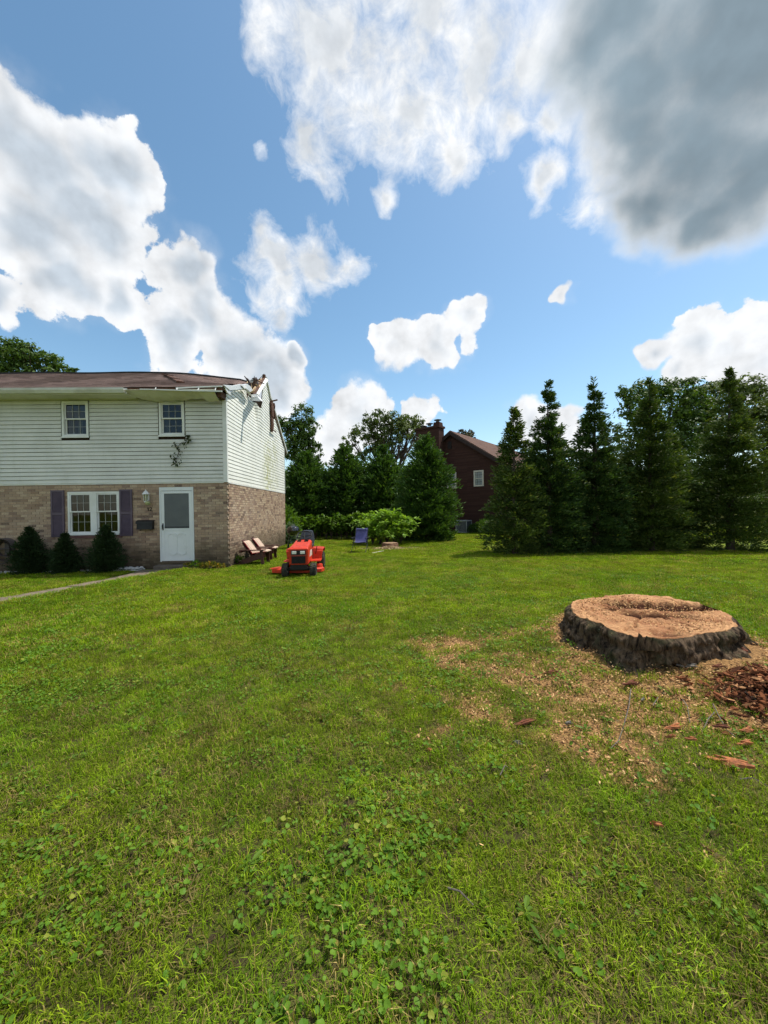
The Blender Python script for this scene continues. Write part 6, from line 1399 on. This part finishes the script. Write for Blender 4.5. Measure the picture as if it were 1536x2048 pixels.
def arching(name, label, cat, loc, bases, nst, h, reach, nleaf, leaf, mat, seed, aspect=.36, t0=.3, xs=1.0):
    """shrub of arching leafy shoots; bases = [(x, y, height factor)]"""
    rs = np.random.RandomState(seed); t = thing(name, label, cat, (loc[0], loc[1], gz(loc[0], loc[1])))
    bx = np.array(bases)[rs.randint(0, len(bases), nst)]; a = rs.uniform(0, 6.283, nst); r = reach * rs.uniform(.25, 1.0, nst) ** .8; hh = h * bx[:, 2] * rs.uniform(.62, 1.0, nst); dr = rs.uniform(.1, .42, nst)
    def pos(i, u): return np.stack([bx[i, 0] + np.cos(a[i]) * r[i] * xs * u ** 1.35, bx[i, 1] + np.sin(a[i]) * r[i] * u ** 1.35, hh[i] * (1 - (1 - u) ** 2) - dr[i] * hh[i] * u ** 3], -1)
    st = MB()
    for i in range(nst): st.tube([tuple(pos(np.array([i]), np.array([u]))[0]) for u in (0.0, .35, .7, 1.0)], [.011, .008, .005, .002], 4, False)
    st.build('stem', M_TRUNK, t)
    i = np.repeat(np.arange(nst), nleaf); u = t0 + (1 - t0) * rs.uniform(size=len(i)) ** .8; P = pos(i, u); tg = unit(pos(i, np.minimum(u + .02, 1.02)) - pos(i, u - .02)); sd = unit(np.cross(tg, np.array([0, 0, 1.])))
    A = unit(tg * .6 + sd * rs.choice([-1, 1], (len(i), 1)) * rs.uniform(.5, 1.2, (len(i), 1)) + np.array([0, 0, 1.]) * rs.normal(0.05, .3, (len(i), 1))); W = unit(np.cross(A, np.array([0, 0, 1.]) + .45 * rand_dirs(rs, len(i)))); s = leaf * rs.uniform(.55, 1.25, len(i))
    v, f = leaf_rhombs(P, A, W, s, s * aspect); mesh_np('foliage', v, f, mat, t, world=False); return t
arching('hedge', 'long leafy green hedge behind the tractor', 'hedge', (-2.3, 21.4), [(-2.2 + .28 * k, .25 * math.sin(k * 2.3), 1 + .12 * math.sin(k * 1.7) + (.1 if k > 11 else 0)) for k in range(17)], 330, 1.42, .75, 30, .25, ML_HEDGE, 501, .42, .15)
arching('bush', 'bright yellow-green spreading bush behind the sling chair', 'bush', (.66, 17.7), [(0, 0, 1.0), (-.35, .1, .95), (.35, 0, 1.0), (.0, -.3, .8), (-.65, -.2, .7), (.65, .0, .8), (-.3, -.4, .5), (.35, -.4, .5)], 280, 1.9, .9, 40, .21, ML_BUSH, 502, .34, .12, 1.1)
leafy('leafy_plant', 'leafy green shrub between the house corner and the hedge', 'shrub', (-4.35, 19.6), [(0, 0, .9, .5, .5, .95), (.2, .2, .5, .5, .4, .5)], 1500, .2, ML_HEDGE, 503, aspect=.55)
leafy('leafy_plant', 'pale-leaved plant at the back corner of the brick wall', 'plant', (-3.95, 18.9), [(0, 0, .45, .3, .3, .5)], 260, .22, mat_leaf('pale_hosta', (.09, .15, .08), (.22, .30, .20), .25, .4, 1.5), 504, aspect=.6)
leafy('leafy_plant', 'yellow-green shrub at the foot of the dark brick house', 'shrub', (7.35, 24.3), [(0, 0, .4, .75, .5, .45), (.7, .1, .5, .5, .5, .5)], 1500, .16, ML_BUSH, 505)
leafy('leafy_plant', 'dull green low shrub left of the yellow-green one by the dark house', 'shrub', (6.55, 24.5), [(0, 0, .25, .4, .3, .3)], 500, .13, ML_MID, 506)
leafy('leafy_plant', 'small dark weed at the wall behind the nearer brown chair', 'plant', (-4.0, 11.75), [(0, 0, .12, .12, .14, .14)], 170, .07, ML_HEDGE, 507, aspect=.55)
for i, (px, r, hh, lab) in enumerate(((377, .13, .12, 'orange-leaved clump nearest the door step'), (392, .16, .17, 'dark green weed clump right of the door'), (408, .15, .13, 'yellow and green clump in the middle of the bed'), (424, .14, .15, 'taller yellowing clump right of the middle of the bed'), (440, .13, .09, 'low yellow clump nearest the house corner'))):
    q = at(px, 1136, y=10.95); leafy('bed_plant', lab, 'plant', (q.x, 10.95 - .03 * (i % 2)), [(0, 0, hh * .6, r, .12, hh * .75)], 260, .065, ML_YEL if i != 1 else ML_HEDGE, 520 + i, 'yellowing plants in the bed by the door', aspect=.42)

# broken leafy branch caught on the siding under the window
br = thing('hanging_branch', 'broken leafy branch hanging on the white siding below the right upper window', 'branch', at(360, 900, y=HY0 - .06))
O_ = Vector(br.location); pth = [(376, 870), (372, 884), (362, 886), (356, 893), (357, 906), (352, 920), (350, 930)]
pw_ = [at(a, b, y=HY0 - .05 - .02 * (i % 2)) - O_ for i, (a, b) in enumerate(pth)]
tb = MB().tube(pw_, .007, 5); tb.tube([pw_[3], at(349, 888, y=HY0 - .06) - O_], .005, 5); tb.tube([pw_[4], at(363, 915, y=HY0 - .06) - O_], .004, 5); tb.build('twig', M_TRUNK, br)
rs = np.random.RandomState(8); Lp = []
for (px, py, k) in ((376, 871, 16), (377, 880, 12), (372, 886, 9), (366, 888, 8), (350, 887, 10), (357, 897, 9), (358, 905, 8), (344, 911, 7), (352, 915, 10), (348, 922, 9), (361, 921, 5), (351, 929, 8)):
    for _ in range(k): Lp.append(at(px + rs.normal(0, 2.6), py + rs.normal(0, 2.8), y=HY0 - .05 - rs.uniform(0, .06)) - O_)
P = np.array([tuple(p) for p in Lp]); n = len(P); A = unit(rand_dirs(rs, n) * .7 + np.array([0, -.2, -.8])); W = unit(np.cross(A, rand_dirs(rs, n))); s = rs.uniform(.05, .10, n); v, f = leaf_rhombs(P, A, W, s, s * .6)
mesh_np('leaf', v, f, mat_leaf('wilted_leaf', (.030, .045, .018), (.075, .095, .040), .2, .6, 4), br, world=False)
